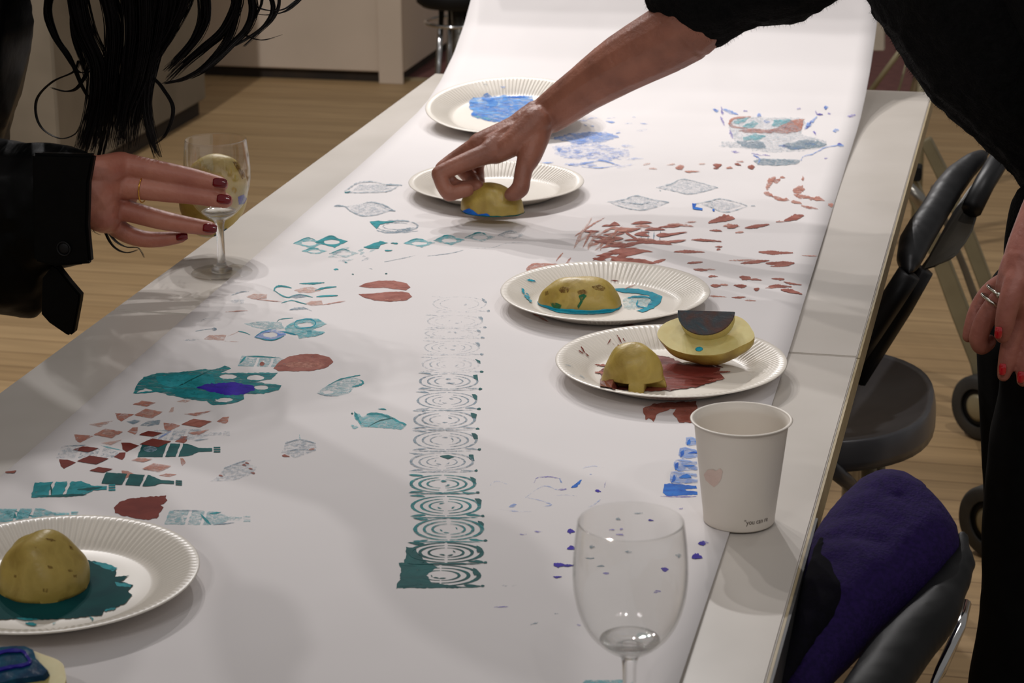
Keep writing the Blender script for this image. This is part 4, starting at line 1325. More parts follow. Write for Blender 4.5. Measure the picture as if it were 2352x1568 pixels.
plate_paint(pe, [S(zc([(-40, 700), (0, 690), (150, 640), (400, 600), (660, 630), (760, 640), (820, 655), (900, 690), (880, 760), (1000, 745), (930, 790), (1020, 820), (980, 860), (1015, 895), (960, 960), (880, 1000), (800, 1020), (790, 1050), (600, 1070), (400, 1085), (150, 1080), (-40, 1085), (-150, 900)]), 'p_teal_wet', 2.5),
                 S(zc([(690, 640), (820, 650), (905, 690), (870, 715), (780, 680)]), 'p_teal', 2), S(zc([(890, 800), (1010, 815), (1000, 835), (900, 830)]), 'p_teal', 2), S(zc(lens(800, 1020, 890, 1000, 20)), 'p_teal', 2), S(zc(lens(690, 1060, 715, 1095, 16)), 'p_teal', 1.5), S(zc(lens(195, 1115, 285, 1125, 28)), 'p_teal', 1.5), S(zc(lens(400, 1120, 430, 1110, 14)), 'p_teal_wash', 1.5), S(zc(lens(120, 1075, 300, 1085, 18)), 'p_teal', 1.5)], 'paint', 'pool of dark teal paint')

# ------------------------------------------------------------------ potatoes


def bumpy(bm, amp, f, seed):
    for v in bm.verts:
        n = noise.noise(v.co * f + Vector((seed, seed * 2, 0)))
        v.co *= 1 + amp * n


def dome(a, b, c, seed, flat=0.0, cut=None, sub=5, pw=1.0):
    """half potato, flat side at z=0: half axes a, b and height c"""
    bm = bmesh.new()
    bmesh.ops.create_icosphere(bm, subdivisions=sub, radius=1)
    for v in bm.verts:
        n = noise.noise(v.co * 1.6 + Vector((seed, 0, seed)))
        v.co = Vector((v.co.x * a, v.co.y * b, v.co.z * c)) * (1 + 0.10 * n)
    for s in range(7):
        d = Vector((math.sin(seed * 3 + s * 2.1), math.cos(seed * 5 + s * 1.7), 0.2 + 0.7 * abs(math.sin(s * 1.3 + seed)))).normalized()
        for v in bm.verts:
            q = v.co.normalized()
            ang = math.acos(max(-1, min(1, q.dot(d))))
            if ang < 0.17:
                v.co *= 1 - 0.028 * (math.cos(ang / 0.17 * PI) * 0.5 + 0.5)
    r = bmesh.ops.bisect_plane(bm, geom=list(bm.verts) + list(bm.edges) + list(bm.faces), plane_co=(0, 0, flat), plane_no=(0, 0, -1), clear_outer=True)
    ed = [e for e in r['geom_cut'] if isinstance(e, bmesh.types.BMEdge)]
    bmesh.ops.edgeloop_fill(bm, edges=ed)
    return bm


def potato_mat(name, seed, extra=None):
    """skin with blotches and eyes"""
    m, nt, b, out = newmat(name)
    n = noise_node(nt, 38, 4, dist=0.4)
    r = ramp(nt, n.outputs[0], [(0.30, lin('957c33')), (0.5, lin('b39a4c')), (0.72, lin('a18a3e'))])
    v = nt.nodes.new('ShaderNodeTexVoronoi')
    v.inputs['Scale'].default_value = 62
    v.inputs['Randomness'].default_value = 1
    tc = nt.nodes.new('ShaderNodeTexCoord')
    mp = nt.nodes.new('ShaderNodeMapping')
    mp.inputs['Location'].default_value = (seed, seed * .7, seed * 1.3)
    nt.links.new(tc.outputs['Object'], mp.inputs[0])
    nt.links.new(mp.outputs[0], v.inputs['Vector'])
    rv = ramp(nt, v.outputs['Distance'], [(0.10, (1, 1, 1, 1)), (0.24, (0, 0, 0, 1))])
    n3 = noise_node(nt, 30, 2)
    n3.inputs['Scale'].default_value = 26
    nt.links.new(mp.outputs[0], n3.inputs['Vector'])
    rn = ramp(nt, n3.outputs[0], [(0.50, (0, 0, 0, 1)), (0.66, (0.85, 0.85, 0.85, 1))])
    mul = nt.nodes.new('ShaderNodeMath')
    mul.operation = 'MULTIPLY'
    nt.links.new(rv.outputs[0], mul.inputs[0])
    nt.links.new(rn.outputs[0], mul.inputs[1])
    mx = nt.nodes.new('ShaderNodeMix')
    mx.data_type = 'RGBA'
    nt.links.new(mul.outputs[0], mx.inputs[0])
    nt.links.new(r.outputs[0], mx.inputs[6])
    mx.inputs[7].default_value = lin('6f4a26')
    # larger brown patches
    n4 = noise_node(nt, 17, 3)
    nt.links.new(mp.outputs[0], n4.inputs['Vector'])
    r4 = ramp(nt, n4.outputs[0], [(0.56, (0, 0, 0, 1)), (0.70, (0.7, 0.7, 0.7, 1))])
    mx2 = nt.nodes.new('ShaderNodeMix')
    mx2.data_type = 'RGBA'
    nt.links.new(r4.outputs[0], mx2.inputs[0])
    nt.links.new(mx.outputs[2], mx2.inputs[6])
    mx2.inputs[7].default_value = lin(extra or '85682f')
    nt.links.new(mx2.outputs[2], b.inputs['Base Color'])
    b.inputs['Roughness'].default_value = 0.42
    b.inputs['Subsurface Weight'].default_value = 0.08
    b.inputs['Subsurface Scale'].default_value = 0.004
    bp = nt.nodes.new('ShaderNodeBump')
    bp.inputs['Strength'].default_value = 0.35
    bp.inputs['Distance'].default_value = 0.001
    nb = noise_node(nt, 240, 4)
    nt.links.new(nb.outputs[0], bp.inputs['Height'])
    nt.links.new(bp.outputs[0], b.inputs['Normal'])
    return m


def place_dome(px, py, zbase, a, b, c, seed, label, rz=0.0, tilt=(0, 0), name='potato_half'):
    p = T(px, py, zbase)
    root = empty(name, (p.x, p.y, zbase), rz)
    root.rotation_euler = (tilt[0], tilt[1], rz)
    o = obj('skin', dome(a, b, c, seed), potato_mat('potato_skin_%d' % int(seed * 10), seed), root, True)
    tag(root, label, 'potato', 'halved potatoes used as stamps')
    return root, o


def rim_paint(root, skin, h, a0=0, a1=2 * PI, seed=1.0, amp=0.5):
    """paint clinging to the lower rim of a dome"""
    bm = bmesh.new()
    rows = []
    n = 90
    low = sorted((math.atan2(v.co.y, v.co.x) % (2 * PI), math.hypot(v.co.x, v.co.y)) for v in skin.data.vertices if v.co.z < 1e-4 and math.hypot(v.co.x, v.co.y) > 0.01)
    an = [q[0] for q in low]
    ra = [q[1] for q in low]
    for k in range(n + 1):
        t = a0 + (a1 - a0) * k / n
        hh = h * (0.55 + amp * noise.noise(Vector((math.cos(t) * 3, math.sin(t) * 3, seed)))) * min(1, 12 * min(k / n, 1 - k / n) + 0.15)
        R0 = float(np.interp(t % (2 * PI), an, ra, period=2 * PI)) + 0.0004
        hh = max(hh, .0008)
        rows.append([bm.verts.new((R0 * math.cos(t), R0 * math.sin(t), 0.0002)),
                     bm.verts.new(((R0 + .0003) * math.cos(t), (R0 + .0003) * math.sin(t), hh * .5)),
                     bm.verts.new(((R0 - .0012 - hh * .35) * math.cos(t), (R0 - .0012 - hh * .35) * math.sin(t), hh))])
    for p, q in zip(rows, rows[1:]):
        for j in range(2):
            bm.faces.new((p[j], q[j], q[j + 1], p[j + 1]))
    return bm


def skin_patch(root, skin, outline, m, name, label=None, off=0.0004):
    """paint on a potato's skin: the traced patch lies on the surface itself"""
    Mx = local(root)
    Mi = Mx.inverted()
    from mathutils.bvhtree import BVHTree
    bmx = bmesh.new()
    bmx.from_mesh(skin.data)
    tree = BVHTree.FromBMesh(bmx)
    o = Mi @ C
    xs = [p[0] for p in outline]
    ys_ = [p[1] for p in outline]
    st_ = 0.9
    bm = bmesh.new()
    g = {}
    nx, ny = int((max(xs) - min(xs)) / st_) + 2, int((max(ys_) - min(ys_)) / st_) + 2

    def vert(i, j):
        if (i, j) not in g:
            x, y = min(xs) + i * st_, min(ys_) + j * st_
            g[(i, j)] = None
            d = (Mi.to_3x3() @ ray(x, y)).normalized()
            loc, nor, idx, dist = tree.ray_cast(o, d)
            if loc is not None:
                g[(i, j)] = bm.verts.new(loc + nor * off)
        return g[(i, j)]
    for i in range(nx):
        for j in range(ny):
            cx_, cy_ = min(xs) + (i + .5) * st_, min(ys_) + (j + .5) * st_
            if inside((cx_, cy_), outline):
                vs = [vert(i, j), vert(i, j + 1), vert(i + 1, j + 1), vert(i + 1, j)]
                if all(vs) and max((vs[0].co - q.co).length for q in vs) < 0.006:
                    bm.faces.new(vs)
    bmx.free()
    ob = obj(name, bm, m, root, True)
    if label:
        ob['label'] = label
    return ob


# potato on the turquoise plate
r1, s1 = place_dome(1333, 699, TZ + 0.0042, 0.0445, 0.026, 0.0305, 1.3, 'long potato half lying cut side down in turquoise paint on a plate', 0.05)
obj('paint_rim', rim_paint(r1, s1, 0.0055, seed=2.0, amp=.3), 'p_cyan', r1, True)
skin_patch(r1, s1, z8([(395, 480), (385, 455), (430, 455), (470, 470), (460, 500), (420, 500)]), 'potato_green', 'green_stain', 'green paint on the skin')
skin_patch(r1, s1, z8([(600, 400), (640, 385), (665, 400), (640, 430), (620, 470), (600, 500), (590, 480), (615, 440)]), 'potato_green', 'green_stain', 'green paint in the dimple')
for pts in ([(440, 350), (480, 330), (540, 340), (520, 375), (470, 380)], [(700, 330), (760, 315), (810, 340), (790, 365), (730, 355)], [(340, 370), (365, 360), (370, 390), (345, 400)], [(590, 365), (640, 350), (670, 375), (640, 392), (600, 390)]):
    skin_patch(r1, s1, z8(pts), 'potato_spot', 'brown_eye')

# dome potato on the near-left plate
r5, s5 = place_dome(103, 1345, TZ + 0.0040, 0.0355, 0.0325, 0.0445, 4.1, 'rounded potato half standing cut side down in dark teal paint')
for pts in ([(345, 455), (400, 458), (430, 475), (380, 480)], [(365, 665), (400, 670), (410, 690), (375, 690)], [(330, 840), (370, 840), (365, 870), (330, 865)], [(530, 510), (560, 525), (565, 545), (540, 540)], [(110, 735), (130, 740), (125, 760), (108, 755)], [(265, 520), (285, 525), (275, 535)], [(520, 700), (550, 690), (560, 710), (530, 715)], [(560, 740), (590, 735), (590, 760), (565, 755)]):
    skin_patch(r5, s5, zc(pts), 'potato_spot', 'brown_eye', None, 0.0002)

# potato under the reaching hand
r0, s0 = place_dome(1131, 486, TZ + 0.0150, 0.0395, 0.0255, 0.036, 2.2, 'half potato pressed onto the paper by the reaching hand, blue paint on its edge')
skin_patch(r0, s0, z3([(525, 1360), (545, 1320), (600, 1300), (640, 1320), (690, 1360), (780, 1350), (810, 1375), (760, 1390), (680, 1375)]), 'p_blue', 'blue_paint', 'bright blue paint')
obj('paint_rim', rim_paint(r0, s0, 0.0040, seed=5.0, amp=.5), 'p_teal_dark', r0, True)

# notched piece on the red plate
p = T(1452, 888, TZ + 0.005)
r3 = empty('potato_piece', (p.x, p.y + 0.007, TZ + 0.0045))
bm = bmesh.new()
bmesh.ops.create_icosphere(bm, subdivisions=5, radius=1)
for v in bm.verts:
    n = noise.noise(v.co * 1.7 + Vector((9, 1, 3)))
    v.co = Vector((v.co.x * 0.0285, v.co.y * 0.022, v.co.z * 0.0305)) * (1 + 0.07 * n)
    v.co.z += 0.0115
    if v.co.z < 0.011:
        k = (0.011 - v.co.z) / 0.03
        v.co.x *= 1 + k * .5
        v.co.y *= 1 + k * .5
r = bmesh.ops.bisect_plane(bm, geom=list(bm.verts) + list(bm.edges) + list(bm.faces), plane_co=(0, 0, 0), plane_no=(0, 0, -1), clear_outer=True)
bmesh.ops.edgeloop_fill(bm, edges=[e for e in r['geom_cut'] if isinstance(e, bmesh.types.BMEdge)])
o3 = obj('skin', bm, potato_mat('potato_skin_n', 3.3), r3, True)
cut_me = bmesh.new()
add_box(cut_me, (-0.019, -0.04, -0.01), (-0.0005, -0.006, 0.0085))
add_box(cut_me, (0.0135, -0.04, -0.01), (0.04, -0.002, 0.0085))
cm = bpy.data.meshes.new('cut')
cut_me.to_mesh(cm)
cut_me.free()
co = bpy.data.objects.new('cut', cm)
COL.objects.link(co)
co.parent = r3
cm.materials.append(M['potato_flesh'])
bo = o3.modifiers.new('b', 'BOOLEAN')
bo.operation = 'DIFFERENCE'
bo.object = co
bo.solver = 'EXACT'
bpy.context.view_layer.update()
apply_mods(o3)
bpy.data.objects.remove(co)
for q in o3.data.polygons:
    q.use_smooth = q.material_index == 0
tag(r3, 'small egg-shaped potato piece with square notches cut in its base, on the red-brown plate', 'potato', 'halved potatoes used as stamps')

# potato half with cut side up and a raised painted stamp
cpt = T(1622, 779, TZ + 0.03)
r4 = empty('potato_half', (cpt.x, cpt.y, TZ + 0.036))
r4.rotation_euler = (math.radians(24), math.radians(-2), 0.0)
bm = dome(0.0475, 0.031, 0.030, 6.7)
bmesh.ops.rotate(bm, cent=(0, 0, 0), matrix=Matrix.Rotation(PI, 3, 'Y'), verts=bm.verts)
me = bpy.data.meshes.new('body')
bm.to_mesh(me)
bm.free()
me.materials.append(potato_mat('potato_skin_u', 6.7, '6d4c28'))
me.materials.append(M['potato_flesh'])
for q in me.polygons:
    if q.normal.z > 0.98 and q.area > 1e-4:
        q.material_index = 1
        q.use_smooth = False
    else:
        q.use_smooth = True
obj('body', me, None, r4)
# raised D-shaped block
bm = bmesh.new()
D = [(0.0275 * math.cos(t), 0.0165 + 0.026 * -math.sin(t)) for t in [k * PI / 20 for k in range(21)]]
base = [bm.verts.new((x * .98, y, 0.0002)) for x, y in D]
top = [bm.verts.new((x, y, 0.0150)) for x, y in D]
n = len(D)
bm.faces.new(top[::-1])
for i in range(n):
    bm.faces.new((base[i], base[(i + 1) % n], top[(i + 1) % n], top[i]))
bmesh.ops.recalc_face_normals(bm, faces=bm.faces)
bmesh.ops.rotate(bm, cent=(0, 0, 0), matrix=Matrix.Rotation(math.radians(20), 3, 'X'), verts=bm.verts)
st4 = obj('stamp_block', bm, 'potato_flesh', r4)
bm = bmesh.new()
top = [bm.verts.new((x * 1.02, y * 1.01, 0.0155)) for x, y in D]
lo_ = [bm.verts.new((x * 1.03, y * 1.01 - 0.0002, 0.0138)) for x, y in D]
bm.faces.new(top[::-1])
for i in range(n):
    bm.faces.new((lo_[i], lo_[(i + 1) % n], top[(i + 1) % n], top[i]))
bmesh.ops.recalc_face_normals(bm, faces=bm.faces)
bmesh.ops.rotate(bm, cent=(0, 0, 0), matrix=Matrix.Rotation(math.radians(20), 3, 'X'), verts=bm.verts)
obj('paint', bm, 'p_mixed', st4)['label'] = 'dark mixed paint on the stamp face'
bm = bmesh.new()
add_ball(bm, (-0.004, -0.0235, 0.0004), (0.0038, 0.0034, 0.0006), 2)
obj('paint_drop', bm, 'p_cyan', r4, True)['label'] = 'turquoise drop'
tag(r4, 'potato half lying cut side up with a raised half-round stamp in dark paint', 'potato', 'halved potatoes used as stamps')

# corner potato with thick blue paint
cpt = T(28, 1560, TZ + 0.022)
r6 = empty('potato_half', (cpt.x, cpt.y, TZ + 0.024))
r6.rotation_euler = (math.radians(10), 0, math.radians(-12))
bm = dome(0.040, 0.031, 0.022, 8.2)
bmesh.ops.rotate(bm, cent=(0, 0, 0), matrix=Matrix.Rotation(PI, 3, 'Y'), verts=bm.verts)
me = bpy.data.meshes.new('body')
bm.to_mesh(me)
bm.free()
me.materials.append(potato_mat('potato_skin_c', 8.2))
me.materials.append(M['potato_flesh'])
for q in me.polygons:
    if q.normal.z > 0.98 and q.area > 1e-4:
        q.material_index = 1
        q.use_smooth = False
    else:
        q.use_smooth = True
obj('body', me, None, r6)


def pad(outline, z0, h, root, name, m):
    """raised pad of paint or flesh from a local outline"""
    bm_ = bmesh.new()
    a = [bm_.verts.new((x, y, z0)) for x, y in outline]
    b = [bm_.verts.new((x * .97, y * .97, z0 + h)) for x, y in outline]
    n_ = len(a)
    bm_.faces.new(b)
    for i in range(n_):
        bm_.faces.new((a[i], a[(i + 1) % n_], b[(i + 1) % n_], b[i]))
    bmesh.ops.recalc_face_normals(bm_, faces=bm_.faces)
    return obj(name, bm_, m, root)


Mx6 = local(r6)


def loc6(px, py):
    q = hit(px, py, lambda x, y: 0.004, Mx6)
    return (q.x, q.y)


zd = lambda p: Z(p, 0, 1460, 11.76)
pad([loc6(*q) for q in jag(zd([(-300, 400), (0, 300), (300, 270), (680, 275), (900, 370), (950, 450), (1000, 620), (1330, 950), (1180, 1080), (900, 1120), (400, 1190), (-100, 1330), (-400, 1200)]), .6, 6)], 0.0002, 0.0045, r6, 'paint', 'p_gloss_blue')['label'] = 'thick blue-green paint'
stp = path_stroke(zd([(-200, 560), (200, 440), (620, 450), (760, 600), (830, 740), (650, 830), (300, 880), (-200, 1000)]), 8, 7, False)
pad([loc6(*q) for q in stp], 0.0047, 0.0012, r6, 'paint_line', 'p_gloss_violet')['label'] = 'violet paint line'
tag(r6, 'potato half lying cut side up, its face thick with blue and violet paint', 'potato', 'halved potatoes used as stamps')

# ------------------------------------------------------------------ paper cup
cb = T(1697, 1197)
cup = empty('paper_cup', (cb.x, cb.y, TZ + 0.0018), 0)
H, RB, RT = 0.088, 0.0288, 0.0385
prof = [(0, 0.004), (RB - .001, 0.004), (RB - .001, 0.0005), (RB, 0.0), (RB + .0004, 0.001)]
prof += [(RB + (RT - RB) * t, H * t) for t in (0.05, 0.3, 0.6, 0.9)]
rimc = (RT + .0012, H)
prof += [(rimc[0] - .0012 + 0.0016 * (1 - math.cos(q)), rimc[1] - 0.0014 + 0.0016 * math.sin(q)) for q in [k * PI / 6 for k in range(7)]][:-1]
prof += [(RT - .0006, H - .001)]
prof += [(RB - .0006 + (RT - RB) * t, H * t) for t in (0.9, 0.6, 0.3, 0.1)]
prof += [(RB - .001, 0.0065), (0, 0.0065)]
obj('cup_body', lathe(prof, 96), 'cup', cup, True)
# heart-shaped pink mark
Mc = local(cup)


def on_cup(px, py, off=0.0003):
    r = ray(px, py)
    o = C - cup.location
    lo, hi = 1.6, 2.0
    t = lo
    while t < hi:
        q = o + r * t
        rad = RB + (RT - RB) * q.z / H
        if math.hypot(q.x, q.y) <= rad:
            break
        t += 0.0002
    d = Vector((q.x, q.y, 0)).normalized()
    return q + d * off


hp = [(1640, 1118), (1622, 1103), (1617, 1090), (1625, 1079), (1637, 1077), (1645, 1081), (1655, 1075), (1660, 1082), (1657, 1098), (1650, 1110)]
vs = [on_cup(*q, .0004) for q in jag(hp, .5, 4)]
bm = bmesh.new()
cc_ = None
prev_ring = [bm.verts.new(q) for q in vs]
for f_ in (.75, .5, .25, .05):
    nxt = []
    for (hx, hy_) in jag(hp, 0, 4):
        nxt.append(bm.verts.new(on_cup(1638 + (hx - 1638) * f_, 1094 + (hy_ - 1094) * f_, .0004)))
    for i in range(len(nxt)):
        bm.faces.new((prev_ring[i], prev_ring[(i + 1) % len(nxt)], nxt[(i + 1) % len(nxt)], nxt[i]))
    prev_ring = nxt
bm.faces.new(prev_ring)
obj('printed_heart', bm, 'pink', cup)['label'] = 'faint pink heart-shaped mark'
# printed words
cu = bpy.data.curves.new('t', 'FONT')
cu.body = '"you can re'
cu.size = 1
to = bpy.data.objects.new('t', cu)
COL.objects.link(to)
bpy.context.view_layer.update()
tm = bpy.data.meshes.new_from_object(to.evaluated_get(bpy.context.evaluated_depsgraph_get()))
bpy.data.objects.remove(to)
ws = max(v.co.x for v in tm.vertices)
a_start = math.atan2(on_cup(1709, 1205).y, on_cup(1709, 1205).x)
zt_ = on_cup(1709, 1205).z
for v in tm.vertices:
    arc = v.co.x * 0.0048
    z = zt_ + v.co.y * 0.0062
    rad = RB + (RT - RB) * z / H + 0.0003
    a = a_start + arc / rad
    v.co = (rad * math.cos(a), rad * math.sin(a), z)
obj('printed_words', tm, 'brown', cup)
tag(cup, 'white paper cup with faint pink heart mark, standing at the right edge of the table', 'cup')


# ------------------------------------------------------------------ wine glasses
def make_glass(x, y, z, label, cat='glass'):
    g = empty('wine_glass', (x, y, z))
    out = [(0.0052, 0.062), (0.010, 0.0635), (0.018, 0.069), (0.0265, 0.078), (0.0325, 0.090), (0.0362, 0.105), (0.0372, 0.120), (0.0362, 0.138), (0.0342, 0.1545)]
    P_ = spline([Vector((a, 0, b)) for a, b in out], 5)
    pr = [(p_.x, p_.z) for p_ in P_]
    inn = [(max(a - 0.0009, 0), b + 0.001) for a, b in pr if b > 0.071]
    prof_ = pr + [(0.0338, 0.1552)] + inn[::-1] + [(0, 0.0722)]
    obj('bowl', lathe(prof_, 96), 'glass', g, True)
    st = [(0, 0.0655), (0.006, 0.0650), (0.0075, 0.0628), (0.0056, 0.059), (0.0046, 0.050), (0.0045, 0.030), (0.0050, 0.014), (0.0075, 0.0075), (0.012, 0.0052)]
    st = [(p_.x, p_.z) for p_ in spline([Vector((a, 0, b)) for a, b in st], 4)]
    obj('stem', lathe([(0, 0.0716), (0.008, 0.0714), (0.015, 0.0718), (0.0195, 0.0728), (0.0197, 0.0722), (0.0165, 0.0690), (0.0100, 0.0645)] + st[3:] + [(0.012, 0.0025), (0, 0.0025)], 48), 'glass_solid', g, True)
    ft = [(0.0119, 0.0053), (0.022, 0.0034), (0.031, 0.0021), (0.0340, 0.0016), (0.0346, 0.0010), (0.0342, 0.0004), (0.020, 0.0004), (0.0, 0.0010), (0, 0.0024), (0.0119, 0.0026)]
    obj('foot', lathe(ft, 96), 'glass', g, True)
    tag(g, label, cat, 'clear stemmed wine glasses')
    return g


gp = PY(1449, 1200, 1.35)
rg = ray(1449, 1200)
gp = C + rg * ((TZ + 0.156 - C.z) / rg.z)
make_glass(gp.x, gp.y, TZ + 0.0018, 'empty stemmed wine glass in the foreground beside the paper cup')
gh = T(510, 628)
HG = Vector((gh.x, gh.y, TZ + 0.0006))
make_glass(HG.x, HG.y, HG.z, 'clear wine glass at the left table edge gripped together with a potato')


# ------------------------------------------------------------------ people: helpers
def chain(bm, pts, rads, sub=3):
    """smooth tapered finger or limb through pixel-depth joints"""
    P_ = [PY(*p_) if not isinstance(p_, Vector) else p_ for p_ in pts]
    Q = spline(P_, sub)
    rr2 = []
    for i in range(len(Q)):
        t = i / sub
        k = min(int(t), len(rads) - 2)
        f = t - k
        rr2.append(rads[k] + (rads[k + 1] - rads[k]) * f)
    add_limb(bm, Q, rr2)
    return P_


def nail(root, px, py, Y, L, W, ang, m, name='nail_polish'):
    """a curved nail plate facing the viewer's side of the finger"""
    bm_ = bmesh.new()
    c = PY(px, py, Y)
    vr = (C - c).normalized()
    u = (PY(px + math.cos(ang), py + math.sin(ang), Y) - c).normalized()
    v_ = vr.cross(u).normalized()
    n1, n2 = 10, 8
    rows = []
    for i in range(n1 + 1):
        s = -1 + 2 * i / n1
        row = []
        for j in range(n2 + 1):
            t = -1 + 2 * j / n2
            wsc = (1 - abs(s) ** 4 * 0.35)
            p_ = c + u * (s * L / 2) + v_ * (t * W / 2 * wsc) + vr * (0.0016 * (1 - t * t) - 0.0008 * s * s)
            row.append(bm_.verts.new(p_))
        rows.append(row)
    for a, b in zip(rows, rows[1:]):
        for j in range(n2):
            bm_.faces.new((a[j], a[j + 1], b[j + 1], b[j]))
    r_ = bmesh.ops.extrude_face_region(bm_, geom=list(bm_.faces))
    for e in r_['geom']:
        if isinstance(e, bmesh.types.BMVert):
            e.co -= vr * 0.0022
    bmesh.ops.recalc_face_normals(bm_, faces=bm_.faces)
    return obj(name, shift(bm_, root), m, root, True)


def cloth_volume(parts, root, name, m, voxel=0.006, rough=0.0, smooth=4, fs=30):
    """parts: list of (outline, Y, rmax, step)"""
    bm_ = bmesh.new()
    for ol, Y, rm, stp_ in parts:
        add_volume(bm_, ol, Y, rm, stp_)
    me_ = fuse(bm_, voxel, smooth)
    if rough:
        for v in me_.vertices:
            n_ = noise.noise_vector(v.co * fs)
            v.co += n_ * rough
    return obj(name, shift(me_, root), m, root, True)


# ------------------------------------------------------------------ person leaning in from the right
DY = -0.066
zh = lambda a, b, Y: (940 + a / 4.357, 180 + b / 4.357, Y + DY)
A = empty('person', (0.12, 2.55, 0))
bm = bmesh.new()
Y0 = 2.652
# forearm and wrist
wr = PY(*zh(1330, 400, 2.715))
chain(bm, [(1900, -140, 2.60), (1700, -50, 2.60), (1575, 62, 2.60), (1440, 140, 2.61), (1340, 205, 2.63), (1262, 262, 2.715 + DY)], [0.042, 0.042, 0.0425, 0.036, 0.0285, 0.0245])
# back of the hand: metacarpals
mc = {'i': zh(800, 745, 2.668), 'm': zh(700, 665, 2.690), 'r': zh(690, 650, 2.710), 'p': zh(740, 670, 2.726)}
for k, r_ in (('i', .0145), ('m', .0140), ('r', .013), ('p', .012)):
    chain(bm, [zh(1290, 380, 2.712), zh(1080, 500, 2.700), mc[k]], [.021, .0170, r_])
chain(bm, [zh(1270, 430, 2.69), zh(1080, 620, 2.675), zh(860, 760, 2.672)], [.020, .0165, .0125])
# fingers
chain(bm, [mc['i'], zh(540, 845, 2.655), zh(300, 952, 2.645)], [.0135, .0112, .0100])
chain(bm, [zh(300, 952, 2.645), zh(345, 1080, 2.640), zh(400, 1160, 2.638)], [.0100, .0094, .0092])
chain(bm, [zh(400, 1160, 2.638), zh(490, 1135, 2.640), zh(585, 1118, 2.645)], [.0092, .0088, .0082])
chain(bm, [mc['m'], zh(480, 800, 2.69), zh(330, 905, 2.682)], [.0130, .0108, .0096])
chain(bm, [zh(330, 905, 2.682), zh(420, 1050, 2.678), zh(520, 1090, 2.672)], [.0096, .0090, .0086])
chain(bm, [zh(520, 1090, 2.672), zh(620, 1085, 2.668), zh(690, 1075, 2.665)], [.0086, .0082, .0076])
chain(bm, [mc['r'], zh(560, 830, 2.722), zh(520, 900, 2.722)], [.0125, .0104, .0094])
chain(bm, [zh(520, 900, 2.722), zh(600, 990, 2.715), zh(650, 1050, 2.700)], [.0094, .0090, .0080])
chain(bm, [mc['p'], zh(690, 820, 2.742), zh(680, 900, 2.742)], [.0115, .0098, .0088])
chain(bm, [zh(680, 900, 2.742), zh(690, 990, 2.730), zh(700, 1040, 2.715)], [.0088, .0082, .0074])
# thumb
chain(bm, [zh(1300, 420, 2.700), zh(1250, 600, 2.684), zh(1205, 770, 2.668), zh(1150, 900, 2.660), zh(1128, 1020, 2.652)], [.0200, .0185, .0150, .0112, .0106])
chain(bm, [zh(1128, 1020, 2.652), zh(1110, 1100, 2.646), zh(1055, 1145, 2.645), zh(1010, 1165, 2.647)], [.0106, .0112, .0102, .0078])
# tendons and wrist knob
for a_, b_ in (((1240, 410), (820, 640)), ((1250, 450), (880, 720)), ((1260, 380), (780, 600))):
    chain(bm, [zh(a_[0], a_[1], 2.694), zh((a_[0] + b_[0]) / 2, (a_[1] + b_[1]) / 2 - 6, 2.683), zh(b_[0], b_[1], 2.676)], [.0035, .0045, .0035])
add_ball(bm, PY(*zh(1345, 262, 2.735)), 0.0120)
hand_me = fuse(bm, 0.0018, 5)
# left forearm and hand at the right frame edge
zq = lambda a, b, Y: (2152 + a / 3.92, 560 + b / 3.92, Y)
bm = bmesh.new()
YL = 2.25
chain(bm, [(2470, 380, YL + .06), (2410, 500, YL + .03), (2358, 600, YL)], [.036, .031, .0245])
chain(bm, [(2358, 600, YL), (2345, 660, YL), (2348, 740, YL + .02)], [.0245, .026, .022])
chain(bm, [zq(720, 330, YL + .02), zq(560, 370, YL + .03), zq(430, 480, YL + .03), zq(345, 640, YL + .025), zq(285, 830, YL + .02)], [.014, .0105, .0092, .0088, .0070])
chain(bm, [zq(740, 380, YL), zq(560, 520, YL + .005), zq(430, 690, YL + .005), zq(370, 850, YL + .005)], [.014, .0120, .0108, .0098])
chain(bm, [zq(370, 850, YL + .005), zq(400, 920, YL + .01), zq(470, 880, YL + .02)], [.0098, .0094, .0080])
chain(bm, [zq(760, 250, YL - .01), zq(690, 400, YL - .022), zq(640, 560, YL - .026), zq(610, 720, YL - .026), zq(590, 830, YL - .024)], [.017, .0118, .0110, .0102, .0078])
chain(bm, [zq(760, 600, YL + .0), zq(680, 860, YL - .004), zq(640, 1030, YL - .006), zq(600, 1180, YL - .008)], [.014, .0110, .0102, .0070])
chain(bm, [zq(860, 640, YL + .01), zq(830, 900, YL - .0), zq(800, 1080, YL - .004), zq(775, 1230, YL - .006)], [.014, .0110, .0100, .0068])
lh_me = fuse(bm, 0.0019, 4)
# head, neck and upper body above the frame
bm = bmesh.new()
hc = PY(2080, -560, 2.55)
add_ball(bm, hc, (0.078, 0.074, 0.105), 3)
add_ball(bm, hc + Vector((-0.055, 0, -0.05)), (0.045, 0.05, 0.05), 3)          # jaw
add_ball(bm, hc + Vector((-0.085, 0, -0.01)), (0.014, 0.012, 0.022), 2)        # nose
for s in (-1, 1):
    add_ball(bm, hc + Vector((0.005, s * 0.075, -0.01)), (0.018, 0.008, 0.03), 2)
add_limb(bm, [hc + Vector((0.02, 0, -0.09)), PY(2240, -260, 2.55)], [.052, .058])
add_limb(bm, [PY(2240, -260, 2.55), PY(2460, 60, 2.6), PY(2570, 400, 2.6)], [.06, .07, .07])
add_limb(bm, [PY(2200, -320, 2.60), PY(1900, -140, 2.60)], [.045, .042])
add_limb(bm, [PY(2420, -180, 2.42), PY(2580, 150, 2.38), PY(2490, 340, YL + .07), PY(2470, 380, YL + .06)], [.055, .05, .038, .036])
body_me = fuse(bm, 0.008, 4)
pm = join_meshes([hand_me, lh_me, body_me], 'body')
